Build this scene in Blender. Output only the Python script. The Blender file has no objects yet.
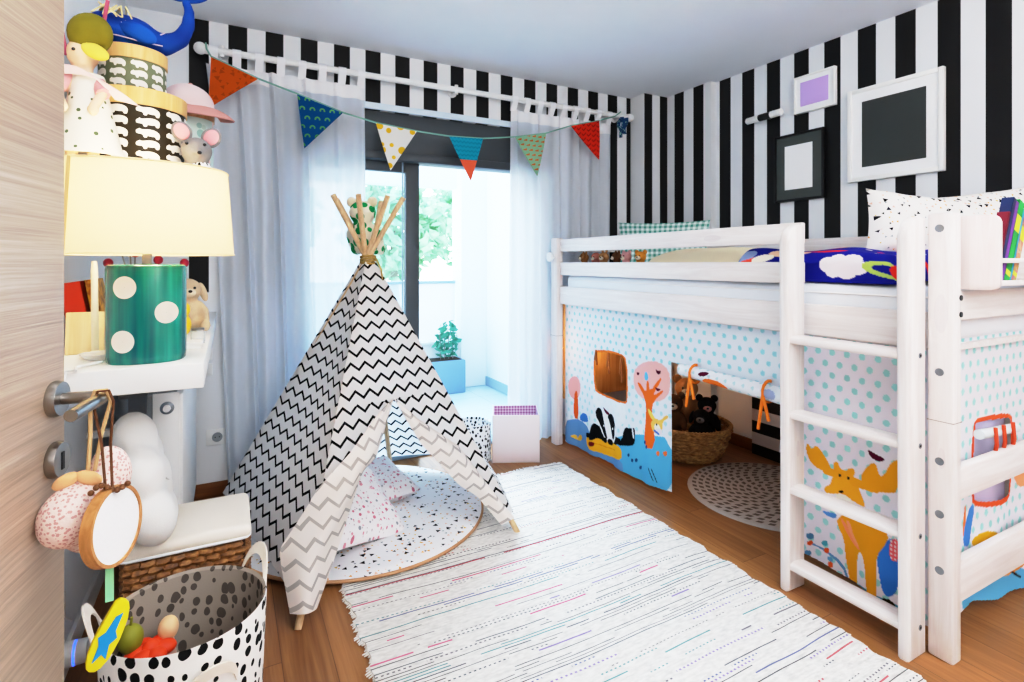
import bpy, bmesh, math, random
import numpy as np
from mathutils import Vector, Matrix, Euler
random.seed(11)
SC = bpy.context.scene
COL = SC.collection
PI = math.pi
sin, cos = math.sin, math.cos

# ------------------------------------------------------------------ colour + node helpers
def H(h):
    h = h.lstrip('#')
    c = [int(h[i:i + 2], 16) / 255 for i in (0, 2, 4)]
    return tuple(x / 12.92 if x <= .04045 else ((x + .055) / 1.055) ** 2.4 for x in c)

class NB:
    def __init__(s, name):
        s.mat = bpy.data.materials.new(name)
        s.mat.use_nodes = True
        s.nt = s.mat.node_tree
        s.nt.nodes.clear()
        s.out = s.nt.nodes.new('ShaderNodeOutputMaterial')
    def n(s, t, **kw):
        nd = s.nt.nodes.new('ShaderNode' + t)
        for k, v in kw.items():
            setattr(nd, k, v)
        return nd
    def put(s, sock, v):
        if isinstance(v, bpy.types.NodeSocket):
            s.nt.links.new(v, sock)
        elif isinstance(v, (tuple, list)):
            dv = tuple(v)
            if len(sock.default_value) == 4 and len(dv) == 3:
                dv = dv + (1,)
            sock.default_value = dv
        else:
            sock.default_value = v
    def m(s, op, a, b=None, c=None):
        nd = s.n('Math', operation=op)
        s.put(nd.inputs[0], a)
        if b is not None: s.put(nd.inputs[1], b)
        if c is not None: s.put(nd.inputs[2], c)
        return nd.outputs[0]
    def add(s, a, b): return s.m('ADD', a, b)
    def sub(s, a, b): return s.m('SUBTRACT', a, b)
    def mul(s, a, b): return s.m('MULTIPLY', a, b)
    def div(s, a, b): return s.m('DIVIDE', a, b)
    def lt(s, a, b): return s.m('LESS_THAN', a, b)
    def gt(s, a, b): return s.m('GREATER_THAN', a, b)
    def fl(s, a): return s.m('FLOOR', a)
    def fmod(s, a, b): return s.m('FLOORED_MODULO', a, b)
    def AND(s, *a):
        r = a[0]
        for x in a[1:]: r = s.mul(r, x)
        return r
    def OR(s, *a):
        r = a[0]
        for x in a[1:]: r = s.m('MAXIMUM', r, x)
        return r
    def mix(s, f, a, b, mode='MIX'):
        nd = s.n('MixRGB', blend_type=mode)
        s.put(nd.inputs[0], f); s.put(nd.inputs[1], a); s.put(nd.inputs[2], b)
        return nd.outputs[0]
    def sep(s, v):
        nd = s.n('SeparateXYZ'); s.put(nd.inputs[0], v); return nd.outputs
    def comb(s, x, y, z=0.0):
        nd = s.n('CombineXYZ')
        for i, v in enumerate((x, y, z)): s.put(nd.inputs[i], v)
        return nd.outputs[0]
    def uv(s):
        o = s.sep(s.n('UVMap').outputs[0]); return o[0], o[1]
    def obj(s): return s.n('TexCoord').outputs['Object']
    def noise(s, vec, scale=5, detail=2, rough=.5, dist=0, dim='3D'):
        nd = s.n('TexNoise', noise_dimensions=dim)
        s.put(nd.inputs['Vector'], vec)
        nd.inputs['Scale'].default_value = scale
        nd.inputs['Detail'].default_value = detail
        nd.inputs['Roughness'].default_value = rough
        nd.inputs['Distortion'].default_value = dist
        return nd.outputs[0]
    def scalev(s, v, k):
        nd = s.n('VectorMath', operation='MULTIPLY')
        s.put(nd.inputs[0], v); s.put(nd.inputs[1], k); return nd.outputs[0]
    def white(s, w, dim='1D'):
        nd = s.n('TexWhiteNoise', noise_dimensions=dim)
        if dim == '1D': s.put(nd.inputs['W'], w)
        else: s.put(nd.inputs['Vector'], w)
        return nd.outputs['Value'], nd.outputs['Color']
    def ramp(s, f, stops, interp='LINEAR'):
        nd = s.n('ValToRGB'); nd.color_ramp.interpolation = interp
        el = nd.color_ramp.elements
        while len(el) < len(stops): el.new(.5)
        for e, (p, c) in zip(el, stops):
            e.position = p; e.color = tuple(c) + (1,)
        s.put(nd.inputs[0], f); return nd.outputs[0]

MATS = {}
def mat(name, col, rough=.6, bump=0, bscale=150, var=.05, vscale=6, trans=0, transp=0, metal=0, spec=.35,
        emit=None, emis=0, stretch=None, bumpsock=None, tcol=None):
    if name in MATS: return MATS[name]
    nb = NB(name)
    oc = nb.obj()
    if stretch: oc = nb.scalev(oc, stretch)
    c = col(nb) if callable(col) else (H(col) if isinstance(col, str) else col)
    if var:
        v = nb.noise(oc, vscale, 3)
        g = nb.add(nb.mul(v, 2 * var), 1 - var)
        c = nb.mix(1.0, c, nb.comb(g, g, g), 'MULTIPLY')
    b = nb.n('BsdfPrincipled')
    nb.put(b.inputs['Base Color'], c)
    b.inputs['Roughness'].default_value = rough
    b.inputs['Metallic'].default_value = metal
    b.inputs['Specular IOR Level'].default_value = spec
    if emis:
        nb.put(b.inputs['Emission Color'], H(emit) if isinstance(emit, str) else (emit or c))
        b.inputs['Emission Strength'].default_value = emis
    if bump:
        bn = nb.n('Bump'); bn.inputs['Strength'].default_value = bump; bn.inputs['Distance'].default_value = .004
        nb.put(bn.inputs['Height'], bumpsock(nb) if bumpsock else nb.noise(oc, bscale, 2))
        nb.nt.links.new(bn.outputs[0], b.inputs['Normal'])
    sh = b.outputs[0]
    if trans:
        t = nb.n('BsdfTranslucent'); nb.put(t.inputs[0], c if tcol is None else H(tcol))
        mx = nb.n('MixShader'); mx.inputs[0].default_value = trans
        nb.nt.links.new(sh, mx.inputs[1]); nb.nt.links.new(t.outputs[0], mx.inputs[2]); sh = mx.outputs[0]
    if transp:
        t = nb.n('BsdfTransparent')
        mx = nb.n('MixShader'); mx.inputs[0].default_value = transp
        nb.nt.links.new(sh, mx.inputs[1]); nb.nt.links.new(t.outputs[0], mx.inputs[2]); sh = mx.outputs[0]
    nb.nt.links.new(sh, nb.out.inputs[0])
    MATS[name] = nb.mat
    return nb.mat

# ------------------------------------------------------------------ mesh builder
def woff(p):
    w = Vector((0, 0, 0))
    while p is not None:
        if p.get('_local') is not None: return Vector((0, 0, 0))
        w += p.location; p = p.parent
    return w
class B:
    def __init__(s):
        s.bm = bmesh.new(); s.uvl = s.bm.loops.layers.uv.new('UVMap')
    def _tag(s, faces, mi):
        for f in faces: f.material_index = mi
    def box(s, a, b, bev=0, seg=2, mi=0, M=None):
        a = Vector(a); b = Vector(b)
        r = bmesh.ops.create_cube(s.bm, size=1)
        vs = r['verts']
        for v in vs:
            v.co = Vector(((a[i] + b[i]) / 2 + v.co[i] * (b[i] - a[i]) for i in range(3)))
        fs = set(f for v in vs for f in v.link_faces)
        s._tag(fs, mi)
        if bev:
            es = list(set(e for f in fs for e in f.edges))
            q = bmesh.ops.bevel(s.bm, geom=es, offset=bev, segments=seg, profile=.5, affect='EDGES')
            vs = list(set(v for v in q['verts'])) + [v for v in vs if v.is_valid]
            s._tag([f for f in q['faces']], mi)
            vs = list(set(vs))
        if M is not None:
            for v in set(vs): v.co = M @ v.co
        return s
    def tube(s, pts, r, seg=8, mi=0, closed=False, cap=True, flat=None):
        pts = [Vector(p) for p in pts]; n = len(pts)
        rr = r if isinstance(r, (list, tuple)) else [r] * n
        rings = []; up = None
        for i, p in enumerate(pts):
            if closed: t = pts[(i + 1) % n] - pts[i - 1]
            else: t = pts[min(i + 1, n - 1)] - pts[max(i - 1, 0)]
            t.normalize()
            if up is None: up = Vector((0, 0, 1)) if abs(t.z) < .9 else Vector((1, 0, 0))
            x = t.cross(up)
            if x.length < 1e-4: x = t.orthogonal()
            x.normalize(); y = x.cross(t).normalized(); up = y
            k = flat or 1
            rings.append([s.bm.verts.new(p + (x * cos(2 * PI * j / seg) + y * k * sin(2 * PI * j / seg)) * rr[i]) for j in range(seg)])
        m = n if closed else n - 1
        for i in range(m):
            a, b = rings[i], rings[(i + 1) % n]
            for j in range(seg):
                f = s.bm.faces.new((a[j], a[(j + 1) % seg], b[(j + 1) % seg], b[j])); f.material_index = mi
        if cap and not closed:
            f = s.bm.faces.new(rings[0][::-1]); f.material_index = mi
            f = s.bm.faces.new(rings[-1]); f.material_index = mi
        return s
    def lathe(s, prof, seg=40, mi=0, c=(0, 0, 0), sx=1, sy=1, M=None, uvr=None, cap0=True, cap1=True):
        c = Vector(c); rings = []
        for r, z in prof:
            rg = []
            for j in range(seg):
                p = c + Vector((r * sx * cos(2 * PI * j / seg), r * sy * sin(2 * PI * j / seg), z))
                rg.append(s.bm.verts.new(M @ p if M is not None else p))
            rings.append(rg)
        L = 0; R = max(r for r, z in prof) * max(sx, sy) if uvr is None else uvr
        for i in range(len(prof) - 1):
            d = math.hypot(prof[i + 1][0] - prof[i][0], prof[i + 1][1] - prof[i][1])
            for j in range(seg):
                k = (j + 1) % seg
                f = s.bm.faces.new((rings[i][j], rings[i][k], rings[i + 1][k], rings[i + 1][j])); f.material_index = mi
                us = (j / seg * 2 * PI * R, (j + 1) / seg * 2 * PI * R)
                for lp, (u, v) in zip(f.loops, ((us[0], L), (us[1], L), (us[1], L + d), (us[0], L + d))): lp[s.uvl].uv = (u, v)
            L += d
        if cap0 and prof[0][0] > 1e-4: s._cap(rings[0][::-1], mi, c)
        if cap1 and prof[-1][0] > 1e-4: s._cap(rings[-1], mi, c)
        return s
    def _cap(s, rg, mi, c):
        f = s.bm.faces.new(rg); f.material_index = mi
        for lp in f.loops: lp[s.uvl].uv = (lp.vert.co.x - c[0], lp.vert.co.y - c[1])
    def ell(s, c, r, rot=None, u=20, v=12, mi=0):
        if not isinstance(r, (tuple, list)): r = (r, r, r)
        q = bmesh.ops.create_uvsphere(s.bm, u_segments=u, v_segments=v, radius=1)
        R = Euler(rot).to_matrix() if rot else Matrix.Identity(3)
        fs = set()
        for w in q['verts']:
            w.co = Vector(c) + R @ Vector((w.co[i] * r[i] for i in range(3)))
            fs.update(w.link_faces)
        s._tag(fs, mi); return s
    def prism(s, poly, fn, t, mi=0, bev=0):
        """2-D outline -> solid; fn(u, v, w) gives the 3-D point, w runs 0..t"""
        a = [s.bm.verts.new(fn(u, v, 0)) for u, v in poly]
        b = [s.bm.verts.new(fn(u, v, t)) for u, v in poly]
        n = len(poly)
        fs = [s.bm.faces.new(a[::-1]), s.bm.faces.new(b)]
        for i in range(n): fs.append(s.bm.faces.new((a[i], a[(i + 1) % n], b[(i + 1) % n], b[i])))
        s._tag(fs, mi)
        if bev:
            es = list(fs[0].edges) + list(fs[1].edges)
            q = bmesh.ops.bevel(s.bm, geom=es, offset=bev, segments=2, profile=.5, affect='EDGES')
            s._tag(q['faces'], mi)
        return s
    def patch(s, fn, nu, nv, uvf=None, mi=0, mask=None):
        g = [[s.bm.verts.new(fn(i / nu, j / nv)) for j in range(nv + 1)] for i in range(nu + 1)]
        for i in range(nu):
            for j in range(nv):
                if mask and not mask((i + .5) / nu, (j + .5) / nv): continue
                f = s.bm.faces.new((g[i][j], g[i + 1][j], g[i + 1][j + 1], g[i][j + 1])); f.material_index = mi
                for lp, (a, b) in zip(f.loops, ((i, j), (i + 1, j), (i + 1, j + 1), (i, j + 1))):
                    lp[s.uvl].uv = uvf(a / nu, b / nv) if uvf else (a / nu, b / nv)
        return s
    def poly(s, pts, mi=0):
        f = s.bm.faces.new([s.bm.verts.new(p) for p in pts]); f.material_index = mi; return s
    def boxuv(s):
        """planar uv in metres, by face normal"""
        s.bm.normal_update()
        for f in s.bm.faces:
            n = f.normal; k = max(range(3), key=lambda i: abs(n[i]))
            for lp in f.loops:
                c = lp.vert.co
                lp[s.uvl].uv = (c.y, c.z) if k == 0 else ((c.x, c.z) if k == 1 else (c.x, c.y))
        return s
    def build(s, name, mats, parent=None, smooth=True, loc=None, rot=None, ang=40, weld=False, vox=0, sub=0, world=True, fixn=True, solid=0):
        if weld: bmesh.ops.remove_doubles(s.bm, verts=s.bm.verts, dist=1e-5)
        if fixn: bmesh.ops.recalc_face_normals(s.bm, faces=s.bm.faces)
        if parent is not None and world:
            bmesh.ops.translate(s.bm, verts=s.bm.verts, vec=-woff(parent))
        me = bpy.data.meshes.new(name); s.bm.to_mesh(me); s.bm.free()
        if not isinstance(mats, (list, tuple)): mats = [mats]
        for m_ in mats: me.materials.append(m_)
        o = bpy.data.objects.new(name, me); COL.objects.link(o)
        if vox or sub or solid:
            if vox:
                md = o.modifiers.new('r', 'REMESH'); md.mode = 'VOXEL'; md.voxel_size = vox
                md = o.modifiers.new('s', 'SMOOTH'); md.iterations = 4; md.factor = .5
            if sub:
                md = o.modifiers.new('s', 'SUBSURF'); md.levels = sub; md.render_levels = sub
            if solid:
                md = o.modifiers.new('t', 'SOLIDIFY'); md.thickness = solid; md.offset = 0
            dg = bpy.context.evaluated_depsgraph_get()
            me2 = bpy.data.meshes.new_from_object(o.evaluated_get(dg))
            o.modifiers.clear(); o.data = me2; bpy.data.meshes.remove(me); me = me2; me.name = name
        if smooth:
            me.polygons.foreach_set('use_smooth', [True] * len(me.polygons))
            try: me.set_sharp_from_angle(angle=math.radians(ang))
            except Exception: pass
        if loc: o.location = loc
        if rot: o.rotation_euler = rot
        if parent is not None: o.parent = parent
        return o

def thing(name, label, cat, loc=(0, 0, 0), rz=0, group=None, rot=None, local=False):
    o = bpy.data.objects.new(name, None); COL.objects.link(o)
    o.empty_display_size = .05
    o.location = loc; o.rotation_euler = rot or (0, 0, rz)
    o['label'] = label; o['category'] = cat
    if group: o['group'] = group
    if local or rz or rot: o['_local'] = 1
    return o
def tag(o, label, cat, group=None, kind=None):
    o['label'] = label; o['category'] = cat
    if group: o['group'] = group
    if kind: o['kind'] = kind
    return o
def struct(o):
    o['kind'] = 'structure'; return o
def kids(o): return [c for c in bpy.data.objects if c.parent == o]
def dup(root, loc, rot=None, label=None, scale=None):
    r = root.copy(); COL.objects.link(r); r.location = loc
    if rot is not None: r.rotation_euler = rot
    if label: r['label'] = label
    if scale: r.scale = scale
    for ch in kids(root):
        c = ch.copy(); COL.objects.link(c); c.parent = r
        for g in kids(ch):
            d = g.copy(); COL.objects.link(d); d.parent = c
    return r

# ------------------------------------------------------------------ painted cloth (vertex colours on a fine grid)
def chaikin(p, n=2):
    p = [tuple(q) for q in p]
    for _ in range(n):
        o = []
        for i in range(len(p)):
            a, b = p[i], p[(i + 1) % len(p)]
            o += [(a[0] * .75 + b[0] * .25, a[1] * .75 + b[1] * .25), (a[0] * .25 + b[0] * .75, a[1] * .25 + b[1] * .75)]
        p = o
    return p
def inside(U, V, pts):
    r = np.zeros(U.shape, bool); n = len(pts)
    for i in range(n):
        x1, y1 = pts[i]; x2, y2 = pts[(i + 1) % n]
        if y1 == y2: continue
        c = ((y1 > V) != (y2 > V)) & (U < (x2 - x1) * (V - y1) / (y2 - y1) + x1)
        r ^= c
    return r
class Canvas:
    def __init__(s, U, V, base):
        s.U, s.V = U, V; s.C = np.zeros(U.shape + (3,)); s.C[:] = H(base)
    def poly(s, pts, col, sm=1, a=1):
        k = inside(s.U, s.V, chaikin(pts, sm) if sm else pts)
        s.C[k] = s.C[k] * (1 - a) + np.array(H(col)) * a; return s
    def ell(s, cx, cy, rx, ry, col, rot=0, a=1):
        x = s.U - cx; y = s.V - cy; c_, s_ = cos(rot), sin(rot)
        k = ((x * c_ + y * s_) / rx) ** 2 + ((-x * s_ + y * c_) / ry) ** 2 < 1
        s.C[k] = s.C[k] * (1 - a) + np.array(H(col)) * a; return s
    def line(s, pts, w, col):
        for (x1, y1), (x2, y2) in zip(pts, pts[1:]):
            dx, dy = x2 - x1, y2 - y1; L = dx * dx + dy * dy
            t = np.clip(((s.U - x1) * dx + (s.V - y1) * dy) / L, 0, 1)
            k = (s.U - x1 - t * dx) ** 2 + (s.V - y1 - t * dy) ** 2 < w * w / 4
            s.C[k] = H(col)
        return s
    def dots(s, sp, r, col, a=1, y0=-9, y1=9):
        row = np.floor(s.V / sp / .8); du = np.mod(s.U + (row % 2) * sp / 2, sp) - sp / 2
        dv = np.mod(s.V, sp * .8) - sp * .4
        k = (du ** 2 + (dv * .9) ** 2 < r * r) & (s.V > y0) & (s.V < y1)
        s.C[k] = s.C[k] * (1 - a) + np.array(H(col)) * a; return s
def painted(name, nu, nv, u0, u1, v0, v1, pos, paint, material, parent=None, mask=None, base='#ffffff', smooth=True):
    """grid cloth; pos(U, V)->(N,3) arrays, paint(Canvas), mask(U,V)->bool kept"""
    u = np.linspace(u0, u1, nu + 1); v = np.linspace(v0, v1, nv + 1)
    U, V = np.meshgrid(u, v, indexing='ij'); U = U.ravel(); V = V.ravel()
    Pn = pos(U, V); cv = Canvas(U, V, base); paint(cv)
    idx = np.arange((nu + 1) * (nv + 1)).reshape(nu + 1, nv + 1)
    F = np.stack([idx[:-1, :-1], idx[1:, :-1], idx[1:, 1:], idx[:-1, 1:]], -1).reshape(-1, 4)
    if mask is not None:
        k = mask(U, V); F = F[k[F].all(1)]
    used = np.unique(F); rem = -np.ones(len(U), int); rem[used] = np.arange(len(used))
    F = rem[F]; Pn = Pn[used]; Cc = cv.C[used]
    if parent is not None: Pn = Pn - np.array(woff(parent))
    me = bpy.data.meshes.new(name); me.from_pydata(Pn.tolist(), [], F.tolist())
    at = me.color_attributes.new('Col', 'FLOAT_COLOR', 'POINT')
    at.data.foreach_set('color', np.concatenate([Cc, np.ones((len(Cc), 1))], 1).ravel())
    me.materials.append(material)
    if smooth: me.polygons.foreach_set('use_smooth', [True] * len(me.polygons))
    o = bpy.data.objects.new(name, me); COL.objects.link(o)
    if parent is not None: o.parent = parent
    return o

def pillow(b, w, h, t, n=18, M=None, mi=0, fill=.5):
    """soft cushion, w along x, h along z, thickness along y, centred"""
    for sg in (-1, 1):
        def fn(a, c, sg=sg):
            x, z = 2 * a - 1, 2 * c - 1
            th = (max(0, 1 - x ** 4) * max(0, 1 - z ** 4)) ** fill
            px = x * w / 2 * (1 - .07 * (1 - z * z)); pz = z * h / 2 * (1 - .07 * (1 - x * x))
            p = Vector((px, sg * t / 2 * th + .004 * sin(9 * x + 5 * z) * th, pz))
            return M @ p if M is not None else p
        b.patch(fn, n, n, lambda a, c: (a * w, c * h + (sg + 1)), mi)
    return b
def TRS(loc, rot=(0, 0, 0)): return Matrix.Translation(loc) @ Euler(rot).to_matrix().to_4x4()
# ------------------------------------------------------------------ materials
def fabric_bump(nb):
    return nb.noise(nb.obj(), 400, 2)
WHITE = mat('white_paint', '#f2f2f0', .55, var=.02)
WALLW = mat('wall_plaster', '#eef1f4', .8, var=.02, bump=.05)
CEILW = mat('ceiling_plaster', '#f3f7fd', .85, var=.02)

def stripe_col(axis, x0, per, flip):
    def f(nb):
        p = nb.sep(nb.obj()); a = p[axis]
        t = nb.sub(x0, a) if flip else nb.sub(a, x0)
        blk = nb.lt(nb.fmod(t, per), per / 2)
        blk = nb.AND(blk, nb.gt(p[2], 1.05))
        if axis == 0: blk = nb.AND(blk, nb.gt(p[0], -.185))
        return nb.mix(blk, H('#eef0f2'), H('#0b0b0c'))
    return f
WP_BACK = mat('striped_wallpaper_window_wall', stripe_col(0, -.178, .1762, False), .6, var=.03, vscale=3, bump=.04)
def column_col(nb):
    p = nb.sep(nb.obj())
    return nb.mix(nb.AND(nb.lt(nb.fmod(nb.sub(p[0], 2.682), .15), .075), nb.gt(p[2], 1.05)), H('#eef0f2'), H('#0b0b0c'))
WP_COL = mat('striped_wallpaper_column', column_col, .6, var=.03, vscale=3, bump=.04)
WP_RIGHT = mat('striped_wallpaper_right_wall', stripe_col(1, 2.563, .1814, True), .6, var=.03, vscale=3, bump=.04)

def floor_col(nb):
    p = nb.sep(nb.obj())
    col_i = nb.fl(nb.div(p[0], .14)); r1, _ = nb.white(col_i)
    yy = nb.add(p[1], nb.mul(r1, 1.3)); row_i = nb.fl(nb.div(yy, 1.25))
    r2, _ = nb.white(nb.add(nb.mul(col_i, 7.13), nb.mul(row_i, 3.7)))
    base = nb.ramp(r2, [(0, H('#7f5330')), (.5, H('#92623a')), (1, H('#a26f45'))])
    g = nb.noise(nb.comb(nb.mul(p[0], 45), nb.add(nb.mul(p[1], 2.2), nb.mul(r2, 40)), r2), 1, 4, .65, .6)
    c = nb.mix(.55, base, nb.ramp(g, [(.3, H('#6f4524')), (.7, H('#ad7c4e'))]))
    ex = nb.fmod(p[0], .14); ey = nb.fmod(yy, 1.25)
    seam = nb.OR(nb.lt(ex, .0022), nb.lt(ey, .0025))
    return nb.mix(nb.mul(seam, .65), c, H('#3c220f'))
FLOOR = mat('oak_plank_floor', floor_col, .34, var=.05, vscale=2, spec=.45)

def wood(name, a, b_, axis, rough=.5, sc=1, knots=0, mixf=.5):
    st = [26 * sc, 26 * sc, 26 * sc]; st[axis] = 1.6 * sc
    def f(nb):
        oc = nb.obj()
        g = nb.noise(nb.scalev(oc, tuple(st)), 1.6, 4, .6, .8)
        c = nb.ramp(g, [(.32, H(a)), (.68, H(b_))])
        if knots:
            v = nb.n('TexVoronoi'); k = [7, 7, 7]; k[axis] = 2.2
            nb.put(v.inputs['Vector'], nb.scalev(oc, tuple(k))); v.inputs['Scale'].default_value = 1
            kn = nb.lt(v.outputs['Distance'], .13)
            c = nb.mix(nb.mul(kn, .2), c, H('#b9a7b0'))
        return c
    return mat(name, f, rough, var=.03)
PINE = [wood('whitewashed_pine_%s' % 'xyz'[i], '#e3d9d5', '#f3edea', i, .45, knots=1) for i in range(3)]
WARMPINE = wood('pale_pine', '#e0c9b4', '#f3e4d4', 1, .5)
BEECH = wood('beech_pole', '#c9a57c', '#e3c6a0', 2, .5, 2)
BOXLID = wood('birch_lid', '#d9a866', '#ecc58a', 2, .5, 1)
DARKWOOD = wood('brown_skirting', '#6a3f20', '#8c5a33', 0, .4)
DARKWOODY = wood('brown_skirting_y', '#6a3f20', '#8c5a33', 1, .4)
def door_col(nb):
    oc = nb.obj()
    g = nb.noise(nb.scalev(oc, (3, 3, 210)), 1, 4, .7, .3)
    g2 = nb.noise(nb.scalev(oc, (1.2, 1.2, 30)), 1, 3, .6)
    c = nb.ramp(nb.add(nb.mul(g, .7), nb.mul(g2, .3)), [(.3, H('#9d8876')), (.5, H('#b9a48f')), (.7, H('#cfbdab'))])
    return c
DOORW = mat('limed_oak_door', door_col, .36, var=.04, bump=.15, bumpsock=lambda nb: nb.noise(nb.scalev(nb.obj(), (3, 3, 210)), 1, 3))
STEEL = mat('brushed_steel', '#9b9894', .28, metal=1, var=.05)
DSTEEL = mat('grey_bolt_metal', '#8b949c', .35, metal=.9, var=.05)
CHROME = mat('chrome', '#e0e0e0', .12, metal=1, var=.02)
ALU = mat('dark_grey_aluminium', '#4b5054', .45, var=.04, spec=.4)
ALUL = mat('light_aluminium', '#9db4c6', .4, var=.03)
BLACK = mat('black_lacquer', '#101012', .4, var=.05)
FRAMEW = mat('white_frame_lacquer', '#fbfaf6', .4, var=.02)
MATW = mat('white_mount_board', '#ffffff', .8, var=.01)
SLATE = mat('charcoal_print', '#3d4241', .7, var=.04)
LILAC = mat('lilac_print', '#d9b8f5', .7, var=.02)
DGREY = mat('grey_mount_board', '#4a504e', .7, var=.03)

def rug_col(nb):
    u, v = nb.uv()
    vv = nb.add(v, nb.mul(nb.noise(nb.comb(nb.mul(u, 2), nb.mul(v, 3)), 1, 2), .03))
    q = nb.div(vv, .0125); row = nb.fl(q); fr = nb.sub(q, row)
    r1, c1 = nb.white(row); r2, _ = nb.white(nb.add(row, 91.3)); r3, _ = nb.white(nb.add(row, 17.7))
    sg = nb.noise(nb.comb(nb.mul(u, 2.6), nb.mul(row, 7.31)), 1, 2, .6)
    thr = nb.add(.44, nb.mul(r3, .12))
    dash = nb.OR(nb.lt(r2, .62), nb.lt(nb.fmod(u, .016), .008))
    ln = nb.AND(nb.gt(fr, .28), nb.lt(fr, nb.add(.5, nb.mul(r3, .3))), nb.gt(r1, .22), nb.gt(sg, thr), dash)
    col = nb.ramp(r3, [(0, H('#2a2d35')), (.3, H('#22303f')), (.45, H('#2f7d7f')), (.55, H('#3c4a80')), (.66, H('#b5323f')), (.74, H('#55505a')), (.85, H('#7a68a8')), (.93, H('#c9527a'))], 'CONSTANT')
    w = nb.noise(nb.comb(nb.mul(u, 30), nb.mul(v, 90)), 1, 3)
    base = nb.ramp(w, [(.3, H('#cfcbc5')), (.55, H('#e9e5df')), (.8, H('#f6f3ee'))])
    red = nb.AND(nb.lt(nb.m('ABSOLUTE', nb.sub(vv, 1.55)), .003), nb.gt(nb.noise(nb.comb(nb.mul(u, 1.3), 3.0), 1, 1), .38))
    c = nb.mix(nb.mul(ln, .88), base, col)
    return nb.mix(red, c, H('#b3283a'))
def rug_bump(nb):
    u, v = nb.uv()
    w = nb.noise(nb.comb(nb.mul(u, 60), nb.mul(v, 160)), 1, 2)
    return nb.add(nb.mul(nb.m('PINGPONG', nb.div(v, .0125), .5), .8), w)
RUG = mat('rag_rug_weave', rug_col, .95, var=.03, bump=.8, bumpsock=rug_bump, spec=.1)
FRINGE = mat('cotton_fringe', '#eeeae4', .95, var=.08, spec=.1)

def chevron(line, bg):
    def f(nb):
        u, v = nb.uv()
        tri = nb.m('PINGPONG', nb.add(u, 20), .031)
        w = nb.noise(nb.comb(nb.mul(u, 5), nb.mul(v, 5)), 1, 2)
        t = nb.fmod(nb.add(nb.add(nb.add(v, 20), nb.mul(tri, 1.0)), nb.mul(w, .006)), .06)
        return nb.mix(nb.lt(t, .0145), H(bg), H(line))
    return f
CHEV = mat('chevron_canvas', chevron('#121214', '#f1efee'), .9, var=.03, bump=.12, bscale=500, trans=.4, spec=.1)
CHEVP = mat('chevron_canvas_reverse', chevron('#b9b3ae', '#f1e9e2'), .9, var=.03, bump=.12, bscale=500, trans=.2, spec=.1)

def scatter(nb, u, v, scale, r, tri=True, keep=1.0, seed=0.0, pw=1.0, jitter=.9):
    """mask of small scattered triangles or blobs; returns (mask, random)"""
    vo = nb.n('TexVoronoi', voronoi_dimensions='2D'); vo.inputs['Randomness'].default_value = jitter
    p = nb.comb(nb.mul(nb.add(u, seed), scale), nb.mul(nb.add(v, seed * 1.7), scale))
    nb.put(vo.inputs['Vector'], p); vo.inputs['Scale'].default_value = 1
    pos = nb.sep(vo.outputs['Position']); pp = nb.sep(p)
    dx = nb.sub(pp[0], pos[0]); dy = nb.sub(pp[1], pos[1])
    rc = nb.sep(vo.outputs['Color'])
    if tri:
        a = nb.mul(rc[0], 6.28); ca = nb.m('COSINE', a); sa = nb.m('SINE', a)
        x = nb.add(nb.mul(dx, ca), nb.mul(dy, sa)); y = nb.sub(nb.mul(dy, ca), nb.mul(dx, sa))
        d = nb.OR(nb.mul(y, -1.0), nb.add(nb.mul(x, .866), nb.mul(y, .5)), nb.add(nb.mul(x, -.866), nb.mul(y, .5)))
    else:
        d = nb.m('SQRT', nb.add(nb.mul(dx, dx), nb.mul(nb.mul(dy, dy), pw)))
    rad = nb.mul(r, nb.add(.45, nb.mul(rc[1], .75)))
    m = nb.AND(nb.lt(d, rad), nb.lt(rc[2], keep))
    return m, rc
def terrazzo(bg, scale, blk='#15151a', cols=True, seed=0.0):
    def f(nb):
        u, v = nb.uv()
        c = H(bg)
        if cols:
            m, rc = scatter(nb, u, v, scale * 1.9, .14, True, .5, 3.1 + seed)
            c = nb.mix(m, c, nb.ramp(rc[0], [(0, H('#e2a04a')), (.3, H('#8f9a9d')), (.55, H('#e7b9a5')), (.8, H('#d9b64e'))], 'CONSTANT'))
        m, rc = scatter(nb, u, v, scale, .135, True, .75, seed)
        return nb.mix(m, c, H(blk))
    return f
TERRA = mat('terrazzo_print_cotton', terrazzo('#efebe6', 25), .9, var=.03, bump=.1, bscale=300, spec=.1)
MATTOP = mat('triangle_print_play_mat', terrazzo('#f2f1f3', 20, cols=True, seed=.4), .9, var=.03, bump=.1, bscale=300, spec=.1)
MATEDGE = mat('tan_mat_piping', '#b98e6a', .8)
def floral(nb):
    u, v = nb.uv()
    m, rc = scatter(nb, u, v, 34, .25, False, .8, .7)
    c = nb.mix(nb.mul(m, .9), H('#f3eff0'), nb.ramp(rc[0], [(0, H('#d98a9c')), (.45, H('#c9657f')), (.7, H('#8b8f96')), (.85, H('#e3a9b3'))], 'CONSTANT'))
    m2, _ = scatter(nb, u, v, 60, .2, False, .4, .2)
    return nb.mix(nb.mul(m2, .6), c, H('#9a7f88'))
FLORAL = mat('small_flower_print_cotton', floral, .9, var=.03, bump=.1, bscale=300, spec=.1)
def spots(bg, fg, scale=31):
    def f(nb):
        u, v = nb.uv()
        k = nb.noise(nb.comb(nb.mul(u, 14), nb.mul(v, 14)), 1, 2)
        uu = nb.add(u, nb.mul(nb.sub(k, .5), .02)); vv = nb.add(v, nb.mul(nb.sub(k, .5), -.014))
        m, rc = scatter(nb, uu, vv, scale, .29, False, .95, .15, .6, .72)
        return nb.mix(m, H(bg), H(fg))
    return f
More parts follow.
